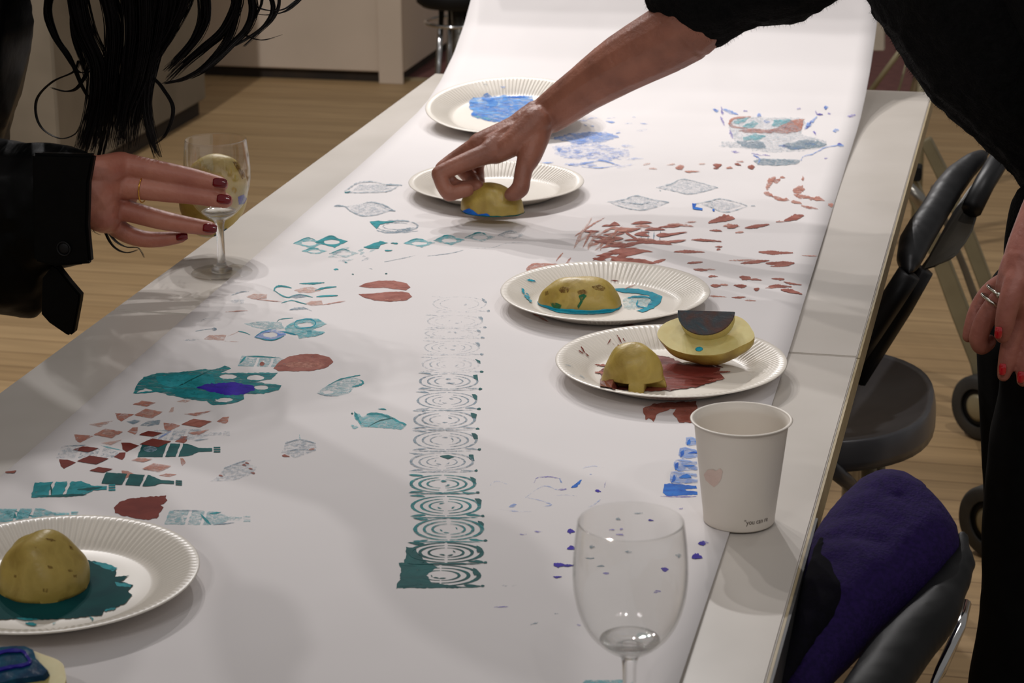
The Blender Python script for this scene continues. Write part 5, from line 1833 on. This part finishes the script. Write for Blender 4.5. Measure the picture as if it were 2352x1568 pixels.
A_body = obj('body', shift(pm, A), 'skin_tan', A, True)
skin2 = M['skin_rose']
pm.materials.append(skin2)
lim = local(A).inverted() @ PY(2100, 400, YL)
for q in pm.polygons:
    if q.center.y < local(A).inverted().translation.y + 2.40 and q.center.z < 0.92 and q.center.x > -0.30:
        q.material_index = 1
# eyes and mouth on the unseen head keep it a face
for s in (-1, 1):
    bm = bmesh.new()
    add_ball(bm, hc + Vector((-0.071, s * 0.03, 0.008)), 0.011)
    obj('eye', shift(bm, A), 'white_board', A, True)
bm = bmesh.new()
add_ball(bm, hc + Vector((-0.094, 0, -0.055)), (0.006, 0.022, 0.006))
obj('mouth', shift(bm, A), 'nail_bare', A, True)
bm = bmesh.new()
add_ball(bm, hc + Vector((0.018, 0, 0.022)), (0.083, 0.082, 0.102), 3)
obj('hair', shift(bm, A), 'hair', A, True)
# nails
nail(A, *zq(553, 800, 0)[:2], YL - .038, .0125, .0075, math.radians(95), 'nail_red')
nail(A, *zq(590, 1130, 0)[:2], YL - .020, .0125, .0075, math.radians(95), 'nail_red')
nail(A, *zq(755, 1200, 0)[:2], YL - .018, .0125, .0075, math.radians(95), 'nail_red')
bm = bmesh.new()
rc = PY(*zq(555, 440, YL - .004))
for k, off in ((0, 0), (1, 0.007)):
    ringp = []
    ax1 = (PY(*zq(610, 470, YL)) - PY(*zq(500, 400, YL))).normalized()
    ax2 = Vector((0.1, -1, 0.1)).normalized()
    dd = (PY(*zq(500, 560, YL)) - PY(*zq(600, 420, YL))).normalized()
    ringp = [rc + dd * off * 1.5 + ax1 * 0.0125 * math.cos(t) + ax2 * 0.0125 * math.sin(t) for t in [q * PI / 12 for q in range(25)]]
    add_tube(bm, ringp, 0.0018, 8, False)
add_ball(bm, rc + ax2 * 0.0135, 0.0035)
obj('finger_ring', shift(bm, A), 'silver', A, True)
# sweater: sleeve, torso, left sleeve
sleeve = [(1474, -10), (1484, 22), (1500, 38), (1530, 55), (1562, 75), (1600, 100), (1626, 119), (1652, 112), (1690, 92), (1726, 68), (1765, 60), (1800, 62), (1842, 56), (1880, 32), (1925, 8), (1962, -14), (2000, -60), (2200, -140), (2200, -420), (1900, -330), (1600, -180), (1500, -80)]
torso = [(1960, -60), (1985, -6), (2003, 40), (2035, 80), (2058, 118), (2085, 160), (2112, 200), (2140, 238), (2172, 268), (2200, 292), (2236, 320), (2268, 352), (2300, 378), (2325, 404), (2345, 440), (2420, 520), (2700, 560), (2760, 100), (2560, -260), (2300, -420), (2050, -300)]
sw = cloth_volume([(sleeve, 2.60, .070, .008), (torso, 2.52, .14, .010)], A, 'sweater', 'knit', 0.0045, 0.0022, 3, 90)
fz = random.Random(5)
bmf = bmesh.new()
bmf.from_mesh(sw.data)
vsrc = [(v.co.copy(), v.normal.copy()) for v in bmf.verts]
for co_, no_ in fz.sample(vsrc, min(len(vsrc), 30000)):
    d_ = (no_ + Vector((fz.uniform(-.7, .7), fz.uniform(-.7, .7), fz.uniform(-.9, .4)))).normalized()
    sd = d_.cross(Vector((fz.uniform(-1, 1), fz.uniform(-1, 1), 1))).normalized() * 0.00016
    tip = co_ + d_ * fz.uniform(.0015, .0060)
    q_ = [bmf.verts.new(co_ - sd), bmf.verts.new(co_ + sd), bmf.verts.new(tip)]
    bmf.faces.new(q_)
bmf.to_mesh(sw.data)
bmf.free()
lsl = [(2344, 420), (2318, 460), (2304, 510), (2298, 560), (2298, 640), (2320, 700), (2420, 760), (2560, 700), (2560, 420), (2440, 390)]
bm = bmesh.new()
add_volume(bm, [(2345, 430), (2400, 300), (2640, 260), (2700, 520), (2480, 600), (2400, 560), (2356, 540)], 2.30, .075, .010)
add_limb(bm, [PY(2420, -180, 2.42), PY(2560, 150, 2.38), PY(2500, 360, YL + .07)], [.085, .07, .06])
add_volume(bm, lsl, 2.43, .10, .010)
obj('sweater_hem', shift(fuse(bm, .005, 4), A), 'knit', A, True)
legs = [(2300, 640), (2290, 760), (2288, 865), (2283, 900), (2262, 985), (2256, 1060), (2250, 1130), (2243, 1220), (2246, 1330), (2236, 1440), (2216, 1540), (2200, 1700), (2230, 2300), (2420, 2300), (2560, 1500), (2640, 700)]
bm = bmesh.new()
add_volume(bm, legs, 2.36, .095, .014)
add_limb(bm, [PY(2480, 760, 2.55), PY(2440, 1500, 2.55), PY(2440, 2300, 2.55)], [.12, .085, .06])
add_limb(bm, [PY(2400, 1600, 2.38), (PY(2400, 1600, 2.38).x - 0.01, 2.38, 0.10)], [.085, .06])
obj('trousers', shift(fuse(bm, .009, 5), A), 'trouser', A, True)
bm = bmesh.new()
bx_ = PY(2400, 1600, 2.38).x
for yy in (2.38, 2.56):
    add_limb(bm, [(bx_ + .03, yy, 0.045), (bx_ - 0.02, yy, 0.045), (bx_ - 0.14, yy, 0.035)], [.045, .042, .033])
obj('shoes', shift(fuse(bm, .006, 5), A), 'shell', A, True)
tag(A, 'person in black knitwear leaning in from the right, pressing a potato onto the paper', 'person')

# ------------------------------------------------------------------ person at the left holding glass and potato
B = empty('person', (-1.30, 2.2, 0))
zw = lambda a, b, Y: (180 + a / 3.734, 280 + b / 3.734, Y)
bm = bmesh.new()
yf = HG.y - 0.036 - 0.008
chain(bm, [(-200, 470, 2.24), (40, 475, 2.24), (150, 470, 2.24), (215, 440, 2.243)], [.040, .036, .031, .027])
mcp = {'i': zw(370, 370, yf - .014), 'm': zw(300, 545, yf - .020), 'r': zw(270, 730, yf - .018), 'p': zw(270, 860, yf - .010)}
for k, r_ in (('i', .0155), ('m', .0150), ('r', .0140), ('p', .0125)):
    chain(bm, [zw(90, 560 + {'i': -120, 'm': -40, 'r': 40, 'p': 120}[k], 2.246), zw(190, {'i': 430, 'm': 560, 'r': 700, 'p': 800}[k], 2.245), mcp[k]], [.022, .019, r_])
chain(bm, [zw(120, 600, 2.27), zw(350, 620, 2.30)], [.03, .022])
fi = [(mcp['i'], zw(560, 400, yf - .012), zw(770, 440, yf - .008), zw(990, 480, yf - .002), zw(1225, 535, yf + .004)),
      (mcp['m'], zw(540, 570, yf - .016), zw(780, 598, yf - .010), zw(1010, 630, yf - .003), zw(1262, 675, yf + .002)),
      (mcp['r'], zw(470, 775, yf - .014), zw(690, 835, yf - .008), zw(900, 878, yf - .004), zw(1130, 912, yf + .002)),
      (mcp['p'], zw(400, 950, yf - .006), zw(540, 1000, yf - .002), zw(700, 1008, yf + .002), zw(880, 985, yf + .006))]
for f_, rs in zip(fi, ([.0150, .0128, .0120, .0105, .0084], [.0145, .0128, .0122, .0106, .0086], [.0135, .0120, .0112, .0100, .0080], [.0122, .0108, .0098, .0088, .0070])):
    chain(bm, list(f_), rs)
# thumb behind the potato
chain(bm, [zw(160, 520, 2.27), zw(380, 560, 2.34), zw(640, 520, 2.40), zw(860, 520, 2.432), zw(1000, 560, 2.444)], [.020, .017, .0125, .0115, .0095])
hw_me = fuse(bm, 0.0018, 5)
bm = bmesh.new()
hc = Vector((-0.83, 2.31, 1.38))
add_ball(bm, hc, (0.082, 0.075, 0.105), 3)
add_ball(bm, hc + Vector((0.055, 0, -0.055)), (0.042, 0.048, 0.048), 3)
add_ball(bm, hc + Vector((0.088, 0, -0.012)), (0.014, 0.012, 0.02), 2)
add_limb(bm, [hc + Vector((-0.03, 0, -0.07)), PY(60, -440, 2.36), PY(-190, -100, 2.36)], [.05, .050, .06])
add_limb(bm, [PY(-190, -100, 2.36), PY(-340, 400, 2.36), PY(-380, 800, 2.36)], [.055, .07, .07])
add_limb(bm, [PY(-120, -200, 2.22), PY(-330, 330, 2.2), PY(-200, 470, 2.24)], [.050, .045, .040])
bw_me = fuse(bm, 0.008, 4)
pm = join_meshes([hw_me, bw_me], 'body')
obj('body', shift(pm, B), 'skin_pink', B, True)
for s in (-1, 1):
    bm = bmesh.new()
    add_ball(bm, hc + Vector((0.074, s * 0.03, 0.008)), 0.011)
    obj('eye', shift(bm, B), 'white_board', B, True)
bm = bmesh.new()
add_ball(bm, hc + Vector((0.093, 0, -0.055)), (0.006, 0.02, 0.006))
obj('mouth', shift(bm, B), 'nail_red', B, True)
for (a_, b_, Y_, L_, W_, an) in ((1213, 522, yf - .0065, .0165, .0105, 6), (1248, 662, yf - .0085, .0165, .0105, 8), (1128, 912, yf - .0075, .0165, .0100, 5), (888, 985, yf - .002, .0140, .0085, -6)):
    nail(B, *zw(a_, b_, 0)[:2], Y_, L_, W_, math.radians(an), 'nail')
bm = bmesh.new()
c0 = PY(*zw(556, 578, yf - .016))
a1 = (PY(*zw(556, 540, 2.3)) - PY(*zw(556, 600, 2.3))).normalized()
a2 = Vector((0, 1, 0))
add_tube(bm, [c0 + a1 * 0.0138 * math.cos(t) * 1.05 + a2 * 0.0135 * math.sin(t) for t in [q * PI / 16 for q in range(33)]], 0.0008, 8, False)
obj('finger_ring', shift(bm, B), 'gold', B, True)

# leather jacket: torso, sleeve with cuff and hanging strap
jt = [(-60, -220), (20, -160), (46, -60), (52, 40), (46, 120), (38, 190), (14, 245), (2, 290), (-10, 360), (-30, 700), (-100, 1000), (-500, 1100), (-600, 0), (-350, -240)]
slv = [(-420, 240), (-100, 300), (0, 322), (60, 333), (110, 331), (160, 335), (196, 346), (216, 353), (207, 400), (202, 450), (201, 520), (205, 570), (207, 606), (160, 612), (125, 614), (110, 650), (100, 720), (70, 733), (30, 725), (-20, 715), (-260, 700), (-460, 560)]
jback = [(-420, -420), (-150, -520), (40, -470), (80, -400), (60, -250), (40, -120), (20, -40), (-100, 0), (-400, 0)]
cloth_volume([(jt, 2.30, .15, .014), (jback, 2.30, .11, .02), (jback, 2.46, .11, .02), (jback, 2.58, .08, .02), (slv, 2.245, .058, .006)], B, 'leather_jacket', 'leather', 0.004, 0.0012, 3, 30)
strap = slab([PY(a, b, 2.215) for a, b in [(96, 640), (120, 610), (132, 614), (160, 650), (184, 678), (182, 695), (169, 764), (160, 772), (150, 768), (112, 742), (94, 722)]], (0, 0.012, 0), 0.002)
obj('cuff_strap', shift(strap, B), 'leather', B)
cuff = slab([PY(a, b, 2.19) for a, b in [(72, 352), (215, 356), (203, 420), (200, 520), (208, 606), (125, 612), (76, 600)]], (0, 0.012, 0), 0.003)
obj('cuff', shift(cuff, B), 'leather', B)
bm = bmesh.new()
b0 = PY(146, 571, 2.188)
add_tube(bm, [b0 + Vector((0.0075 * math.cos(t), 0, 0.0075 * math.sin(t))) for t in [q * PI / 12 for q in range(25)]], 0.0008, 8, False)
add_ball(bm, b0 + Vector((0, 0.001, 0)), (0.0065, 0.0015, 0.0065))
obj('snap_button', shift(bm, B), 'shell', B, True)

# hair: many long wavy strands
guides = [
    ([(200, -420), (205, -220), (175, -60), (190, 60), (225, 150), (222, 240), (200, 330), (192, 352)], 22, 110, 1.0),
    ([(230, -430), (235, -220), (240, -60), (262, 60), (258, 160), (246, 260), (232, 350)], 20, 110, 1.0),
    ([(260, -440), (265, -220), (290, -60), (300, 60), (292, 150), (280, 250), (262, 345)], 20, 110, 1.0),
    ([(290, -450), (295, -220), (330, -60), (335, 80), (318, 180), (292, 260), (286, 350)], 20, 120, 1.0),
    ([(330, -460), (330, -220), (380, -60), (370, 60), (350, 150), (336, 230), (345, 300), (366, 368)], 15, 110, .7),
    ([(330, -460), (330, -220), (360, -80), (352, 40), (322, 120), (330, 200), (318, 270), (306, 345)], 12, 60, .8),
    ([(330, -460), (330, -220), (430, -60), (405, 60), (372, 120), (345, 165), (372, 200), (398, 250), (380, 310), (348, 335)], 4, 22, .6),
    ([(380, -470), (370, -240), (450, -80), (470, 20), (455, 80), (415, 130), (380, 165)], 14, 60, .8),
    ([(380, -470), (370, -240), (500, -100), (540, 0), (528, 80), (480, 145), (425, 180), (372, 192)], 11, 80, .6),
    ([(380, -470), (370, -240), (540, -100), (580, 0), (570, 60), (530, 105), (478, 155), (430, 182)], 12, 50, .6),
    ([(380, -470), (370, -240), (500, -120), (545, -20), (520, 60), (468, 110), (420, 150), (380, 190)], 14, 60, .8),
    ([(380, -470), (370, -240), (570, -80), (625, 5), (610, 55), (565, 90), (530, 110)], 6, 26, .6),
    ([(380, -470), (370, -240), (600, -90), (640, -10), (628, 40), (590, 78), (556, 110)], 5, 16, .6),
    ([(380, -470), (370, -240), (560, -90), (600, -10), (585, 40), (560, 75), (600, 92), (655, 78)], 4, 12, .5),
    ([(420, -470), (420, -240), (640, -80), (690, -20), (670, 10), (640, 24), (600, 20), (570, 0)], 4, 10, .5),
    ([(420, -470), (420, -240), (640, -100), (700, -30), (665, 20), (620, 34), (575, 30)], 4, 9, .5),
    ([(200, -420), (205, -220), (130, -80), (106, 20), (120, 75), (152, 125), (180, 165), (210, 162)], 6, 40, .5),
    ([(200, -420), (205, -220), (150, -80), (112, 10), (128, 80), (160, 130), (190, 200), (215, 240)], 6, 34, .6),
    ([(200, -420), (205, -220), (190, -80), (170, 20), (172, 80), (190, 140), (200, 190)], 8, 40, .8),
    ([(180, 140), (168, 165), (120, 188), (86, 225), (84, 268), (102, 300), (140, 318), (172, 308), (186, 285)], 3, 10, .5),
    ([(200, 120), (206, 150), (180, 200), (150, 210), (112, 200)], 6, 6, .5),
    ([(240, 300), (220, 400), (225, 480), (242, 535), (262, 568), (290, 580), (322, 572)], 4, 8, .4),
    ([(250, 300), (230, 400), (235, 490), (255, 542), (285, 566), (318, 570), (336, 600)], 4, 6, .4),
    ([(200, 300), (196, 400), (198, 480), (212, 528), (232, 540)], 3, 3, .4),
    ([(380, -470), (370, -240), (420, -120), (430, -20), (400, 60), (360, 120), (330, 160)], 16, 60, .9),
    ([(300, -450), (300, -230), (380, -120), (400, -20), (385, 60), (360, 110), (345, 150)], 16, 60, .9),
]
hcv = bpy.data.curves.new('hair', 'CURVE')
hcv.dimensions = '3D'
hcv.bevel_depth = 0.00048
hcv.bevel_resolution = 0
hcv.use_fill_caps = False
hr = random.Random(11)
for pts, rad, cnt, endk in guides:
    for s in range(int(cnt * 1.7)):
        ang, rr_ = hr.uniform(0, 2 * PI), rad * math.sqrt(hr.random())
        ph, wv = hr.uniform(0, 6), hr.uniform(0.4, 1.2)
        yo = hr.uniform(-0.03, 0.03)
        cut = hr.uniform(0.80, 1.0)
        ctrl = []
        n_ = len(pts)
        for i, (x, y) in enumerate(pts):
            t = i / (n_ - 1)
            spread_ = 1 - (1 - endk) * t
            clump = rr_ * spread_ * (1 + 0.3 * math.sin(ph + t * 5))
            Yh = (2.34 if y < 380 and pts[0][1] < 200 else 2.36) + yo * (0.4 + rad / 20) + 0.02 * math.sin(t * 6 + ph)
            ctrl.append(PY(x + math.cos(ang) * clump + wv * 2.2 * math.sin(ph + 7 * t), y + math.sin(ang) * clump * 0.4, Yh))
        Q = spline(ctrl, 6)
        Q = Q[:max(4, int(len(Q) * cut))]
        sp = hcv.splines.new('POLY')
        sp.points.add(len(Q) - 1)
        off = B.location
        for i, q in enumerate(Q):
            sp.points[i].co = (q.x - off.x, q.y - off.y, q.z - off.z, 1)
            sp.points[i].radius = 1.0 if i < len(Q) * .7 else max(.25, 1 - (i / len(Q) - .7) * 2.3)
hcv.materials.append(M['hair'])
ht = bpy.data.objects.new('hair_tmp', hcv)
COL.objects.link(ht)
bpy.context.view_layer.update()
hmesh = bpy.data.meshes.new_from_object(ht.evaluated_get(bpy.context.evaluated_depsgraph_get()))
bpy.data.objects.remove(ht)
ho = obj('hair', hmesh, 'hair', B)
# hair mass on the head above the frame
bm = bmesh.new()
add_ball(bm, hc + Vector((-0.02, 0, 0.02)), (0.092, 0.088, 0.108), 3)
add_limb(bm, [hc + Vector((-0.01, 0.0, -0.03)), PY(300, -180, 2.34)], [.085, .045])
obj('hair_crown', shift(bm, B), 'hair', ho, True)
tag(B, 'person with long black hair and black leather jacket holding a glass and a potato', 'person')

# potato held behind the glass
hpz = PY(491, 450, HG.y + 0.076)
r7 = empty('potato_half', hpz)
bm = bmesh.new()
bmesh.ops.create_icosphere(bm, subdivisions=5, radius=1)
for v in bm.verts:
    n = noise.noise(v.co * 1.5 + Vector((12, 3, 7)))
    v.co = Vector((v.co.x * 0.0395, v.co.y * 0.030, v.co.z * 0.0510)) * (1 + 0.08 * n)
r = bmesh.ops.bisect_plane(bm, geom=list(bm.verts) + list(bm.edges) + list(bm.faces), plane_co=(0.0245, 0.0, -0.0270), plane_no=(0.72, 0.25, -0.64), clear_outer=True)
bmesh.ops.edgeloop_fill(bm, edges=[e for e in r['geom_cut'] if isinstance(e, bmesh.types.BMEdge)])
bmesh.ops.rotate(bm, cent=(0, 0, 0), matrix=Matrix.Rotation(math.radians(14), 3, 'Y'), verts=bm.verts)
s7 = obj('skin', bm, potato_mat('potato_skin_h', 5.5), r7, True)
skin_patch(r7, s7, [(534, 372), (548, 368), (560, 385), (566, 404), (556, 412), (548, 396)], 'potato_spot', 'dark_eye')
skin_patch(r7, s7, [(546, 452), (560, 446), (566, 456), (560, 468), (548, 470)], 'p_gloss_violet', 'violet_paint', 'violet paint at the cut edge')
skin_patch(r7, s7, [(492, 540), (520, 524), (528, 528), (506, 545), (494, 548)], 'p_gloss_blue', 'blue_paint', 'blue paint at the lower edge')
tag(r7, 'potato half held in red-nailed fingers behind the wine glass', 'potato', 'halved potatoes used as stamps')

# ------------------------------------------------------------------ grey plastic chair
G = empty('plastic_chair', (-0.33, 2.86, 0))
zk = lambda p, Y: [PY(1552 + a / 1.96, b / 1.96, Y) for a, b in p]
# seat shell: dished, rounded outline, rolled front and side lips
bm = bmesh.new()
n1, n2 = 26, 48
scx, scy = -0.315, 2.862
rows = []
for i in range(n1 + 1):
    f = i / n1
    row = []
    for j in range(n2):
        t = 2 * PI * j / n2
        ex = 0.205 * math.copysign(abs(math.cos(t)) ** 0.75, math.cos(t))
        ey = 0.200 * math.copysign(abs(math.sin(t)) ** 0.80, math.sin(t))
        if f <= 0.8:
            k = f / 0.8
            z = 0.432 + 0.022 * k ** 3 - 0.010 * (1 - k * k)
            s = k
        else:
            k = (f - 0.8) / 0.2
            z = 0.454 - 0.040 * k ** 1.6
            s = 1 + 0.03 * math.sin(k * PI / 2)
        row.append(bm.verts.new((scx + ex * s, scy + ey * s, z)))
    rows.append(row)
for a, b in zip(rows[1:], rows[2:]):
    for j in range(n2):
        bm.faces.new((a[j], b[j], b[(j + 1) % n2], a[(j + 1) % n2]))
bm.faces.new(rows[1])
for v in rows[0]:
    bm.verts.remove(v)
bmesh.ops.recalc_face_normals(bm, faces=bm.faces)
so = obj('seat', shift(bm, G), 'grey_plastic', G, True)
md = so.modifiers.new('t', 'SOLIDIFY')
md.thickness = 0.006
md.offset = -1
# backrest: thick curved pad seen almost edge-on, and its shell
pad1 = [(985, 1180), (1000, 1070), (1050, 985), (1100, 920), (1160, 820), (1220, 750), (1290, 700), (1340, 672), (1385, 660), (1430, 690), (1400, 740), (1345, 800), (1290, 880), (1230, 980), (1160, 1100), (1100, 1210), (1060, 1250), (1010, 1225)]
bk = bmesh.new()
add_volume(bk, [(1552 + a / 1.96, b / 1.96) for a, b in pad1], lambda px, py: 2.72 + (640 - py) * 0.0011, .022, .005)
obj('backrest', shift(fuse(bk, .003, 22), G), 'grey_dark', G, True)
shell = [(1430, 690), (1470, 700), (1400, 800), (1352, 850), (1346, 930), (1342, 990), (1325, 1045), (1290, 1105), (1235, 1160), (1170, 1200), (1110, 1218), (1075, 1225), (1130, 1150), (1190, 1040), (1240, 950), (1300, 860), (1370, 770)]
bk = slab([PY(1552 + a / 1.96, b / 1.96, 2.78 + (640 - b / 1.96) * 0.0011) for a, b in shell], (0.006, 0.008, 0), 0.003)
obj('back_shell', shift(bk, G), 'shell_brown', G)
bk = bmesh.new()
add_tube(bk, [PY(2103, 460, 3.0), PY(2120, 340, 3.1)], .004)
bk.free()
px_tube([[(2305, 350, 3.02), (2262, 420, 2.97), (2232, 480, 2.92)]], .014, G, 'back_arm', 'grey_dark')
px_tube([[(2088, 628, 2.74), (2048, 690, 2.74), (2000, 762, 2.74), (1940, 850, 2.74)]], .0155, G, 'back_post', 'grey_dark')
px_tube([[(2118, 618, 2.80), (2072, 700, 2.80), (2012, 795, 2.80), (1965, 870, 2.80)]], .0155, G, 'back_post', 'grey_dark')
px_tube([[(1996, 1010, 2.83), (1996, 1400, 2.83)], [(2016, 1010, 2.86), (2016, 1400, 2.86)]], .0105, G, 'leg', 'beige_metal')
px_tube([[(1890, 1060, 2.6), (1945, 1105, 2.7), (2010, 1180, 2.75)]], .010, G, 'leg', 'grey_plastic')
for (ax_, ay_) in ((-0.45, 2.70), (-0.45, 3.02)):
    bm = bmesh.new()
    add_tube(bm, [(ax_, ay_, 0.42), (ax_ - .03, ay_, 0)], .0105)
    obj('leg', shift(bm, G), 'beige_metal', G, True)
tag(G, 'dark grey moulded plastic chair tucked under the far right of the table', 'chair')

# ------------------------------------------------------------------ purple upholstered chair
U = empty('upholstered_chair', (-0.08, 1.6, 0))
zu = lambda a, b: (1752 + a / 1.806, 700 + b / 1.806)
depthU = lambda px, py: 1.72 + (1250 - py) * 0.00055 + (px - 2050) * 0.00005
front = [zu(a, b) for a, b in [(-20, 1700), (60, 1400), (130, 1150), (200, 960), (255, 870), (320, 790), (400, 715), (470, 680), (530, 668), (600, 685), (670, 730), (730, 790), (780, 850), (815, 920), (826, 990), (818, 1050), (780, 1110), (720, 1180), (640, 1250), (560, 1320), (470, 1400), (390, 1480), (300, 1570), (150, 1750)]]
bk = bmesh.new()
add_volume(bk, front, depthU, .040, .007)
obj('backrest', shift(fuse(bk, .0035, 6), U), 'purple', U, True)
shellu = [zu(a, b) for a, b in [(640, 705), (720, 752), (800, 850), (860, 925), (888, 1010), (892, 1090), (870, 1160), (838, 1240), (828, 1300), (772, 1390), (700, 1480), (620, 1600), (520, 1760), (200, 1760), (330, 1560), (440, 1390), (600, 1230), (730, 1090), (780, 1000), (760, 900), (680, 790)]]
bk = bmesh.new()
add_volume(bk, shellu, lambda a, b: depthU(a, b) + .005, .035, .005, .008)
obj('back_shell', shift(fuse(bk, .0035, 16), U), 'shell', U, True)
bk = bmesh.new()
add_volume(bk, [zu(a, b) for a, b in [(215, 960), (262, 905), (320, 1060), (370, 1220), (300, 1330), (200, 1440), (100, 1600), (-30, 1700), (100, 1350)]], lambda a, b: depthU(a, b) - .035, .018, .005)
obj('shade_panel', shift(fuse(bk, .0035, 10), U), 'seat_shade', U, True)  # added dark slab that stands for shade on the backrest's left side
bm = bmesh.new()
add_box(bm, (-0.50, 1.25, 0.42), (-0.06, 1.66, 0.49), 0.025)
obj('seat', shift(bm, U), 'purple', U, True)
for pp in ([(2218, 1385, 1.75), (2205, 1440, 1.72), (2160, 1540, 1.68), (2100, 1660, 1.64), (2070, 2400, 1.62)],):
    px_tube([pp], .0048, U, 'leg', 'chrome')
for (ax_, ay_) in ((-0.46, 1.30), (-0.46, 1.62), (-0.04, 1.28)):
    bm = bmesh.new()
    add_tube(bm, [(ax_, ay_, 0.43), (ax_, ay_, 0)], .0105)
    obj('leg', shift(bm, U), 'chrome', U, True)
tag(U, 'purple upholstered chair with a black shell beside the near table', 'chair')

# ------------------------------------------------------------------ wheeled trolley frame on the right
W = empty('trolley', (-0.05, 3.75, 0))
YT = 4.0


def flat_bar(pts, wpx, Y, dep, root, name, m):
    """flat steel bar following pixel points on plane Y"""
    a, b = [], []
    for i, p_ in enumerate(pts):
        q0, q1 = Vector(pts[max(i - 1, 0)]).to_2d(), Vector(pts[min(i + 1, len(pts) - 1)]).to_2d()
        d = (q1 - q0).normalized()
        nrm = Vector((-d.y, d.x))
        w_ = wpx[i] if isinstance(wpx, (list, tuple)) else wpx
        a.append(PY(p_[0] + nrm.x * w_ / 2, p_[1] + nrm.y * w_ / 2, Y))
        b.append(PY(p_[0] - nrm.x * w_ / 2, p_[1] - nrm.y * w_ / 2, Y))
    bm_ = slab(a + b[::-1], (0, dep, 0), 0.002)
    return obj(name, shift(bm_, root), m, root)


flat_bar([(2062, 350), (2110, 470), (2160, 600), (2205, 720), (2250, 830), (2268, 900)], [30, 34, 38, 42, 46, 50], YT, .03, W, 'leg_bar', 'beige_metal')
flat_bar([(2140, 430), (2175, 520), (2215, 620), (2248, 710), (2276, 800), (2290, 860)], [10, 12, 14, 16, 16, 14], YT + .05, .02, W, 'brace_bar', 'steel')
flat_bar([(2125, 325), (2160, 395), (2198, 480), (2232, 570), (2262, 650), (2300, 760)], [26, 28, 30, 32, 32, 32], YT + .12, .03, W, 'leg_bar', 'beige_metal')
px_tube([[(2075, 420, YT - .05), (2110, 455, YT - .05), (2140, 500, YT - .04)]], .012, W, 'cross_tube', 'steel')
bm = bmesh.new()
add_box(bm, tuple(PY(2104, 398, YT) - Vector((.008, .02, .01))), tuple(PY(2104, 398, YT) + Vector((.01, .02, .014))), .002)
obj('catch', shift(bm, W), 'shell', W)


def wheel(px, py, Y, r, root):
    c = PY(px, py, Y)
    c.z = r + .001
    prof_ = [(r * .60, -.012), (r * .92, -.014), (r, -.008), (r, .008), (r * .92, .014), (r * .60, .012), (r * .60, -.012)]
    bm_ = lathe(prof_, 48)
    rot = Matrix.Rotation(PI / 2, 3, 'Y') @ Matrix.Rotation(0, 3, 'X')
    rot = Matrix.Rotation(math.radians(52), 3, 'Z') @ rot
    bmesh.ops.rotate(bm_, cent=(0, 0, 0), matrix=rot, verts=bm_.verts)
    bmesh.ops.translate(bm_, vec=c, verts=bm_.verts)
    w_ = obj('wheel', shift(bm_, root), 'rubber', root, True)
    bm_ = lathe([(r * .40, -.007), (r * .62, -.008), (r * .62, .008), (r * .40, .007), (r * .40, -.007)], 40)
    bmesh.ops.rotate(bm_, cent=(0, 0, 0), matrix=rot, verts=bm_.verts)
    bmesh.ops.translate(bm_, vec=c, verts=bm_.verts)
    obj('wheel_disc', shift(bm_, root), 'shell', w_, True)
    bm_ = lathe([(0, -.013), (r * .30, -.012), (r * .42, -.008), (r * .42, .008), (r * .30, .012), (0, .013)], 40)
    bmesh.ops.rotate(bm_, cent=(0, 0, 0), matrix=rot, verts=bm_.verts)
    bmesh.ops.translate(bm_, vec=c, verts=bm_.verts)
    obj('hub', shift(bm_, root), 'beige_metal', w_, True)
    return c


wheel(2252, 918, YT - .03, .060, W)
wheel(2282, 1120, 3.42, .060, W)
bm = bmesh.new()
c1 = PY(2282, 1120, 3.42)
add_tube(bm, [(c1.x, 3.42, .06), (c1.x + .02, 3.7, .10), (PY(2262, 880, YT).x, YT, .09)], .012)
obj('base_tube', shift(bm, W), 'beige_metal', W, True)
tag(W, 'beige folding trolley frame on black castors, behind the grey plastic chair', 'trolley')
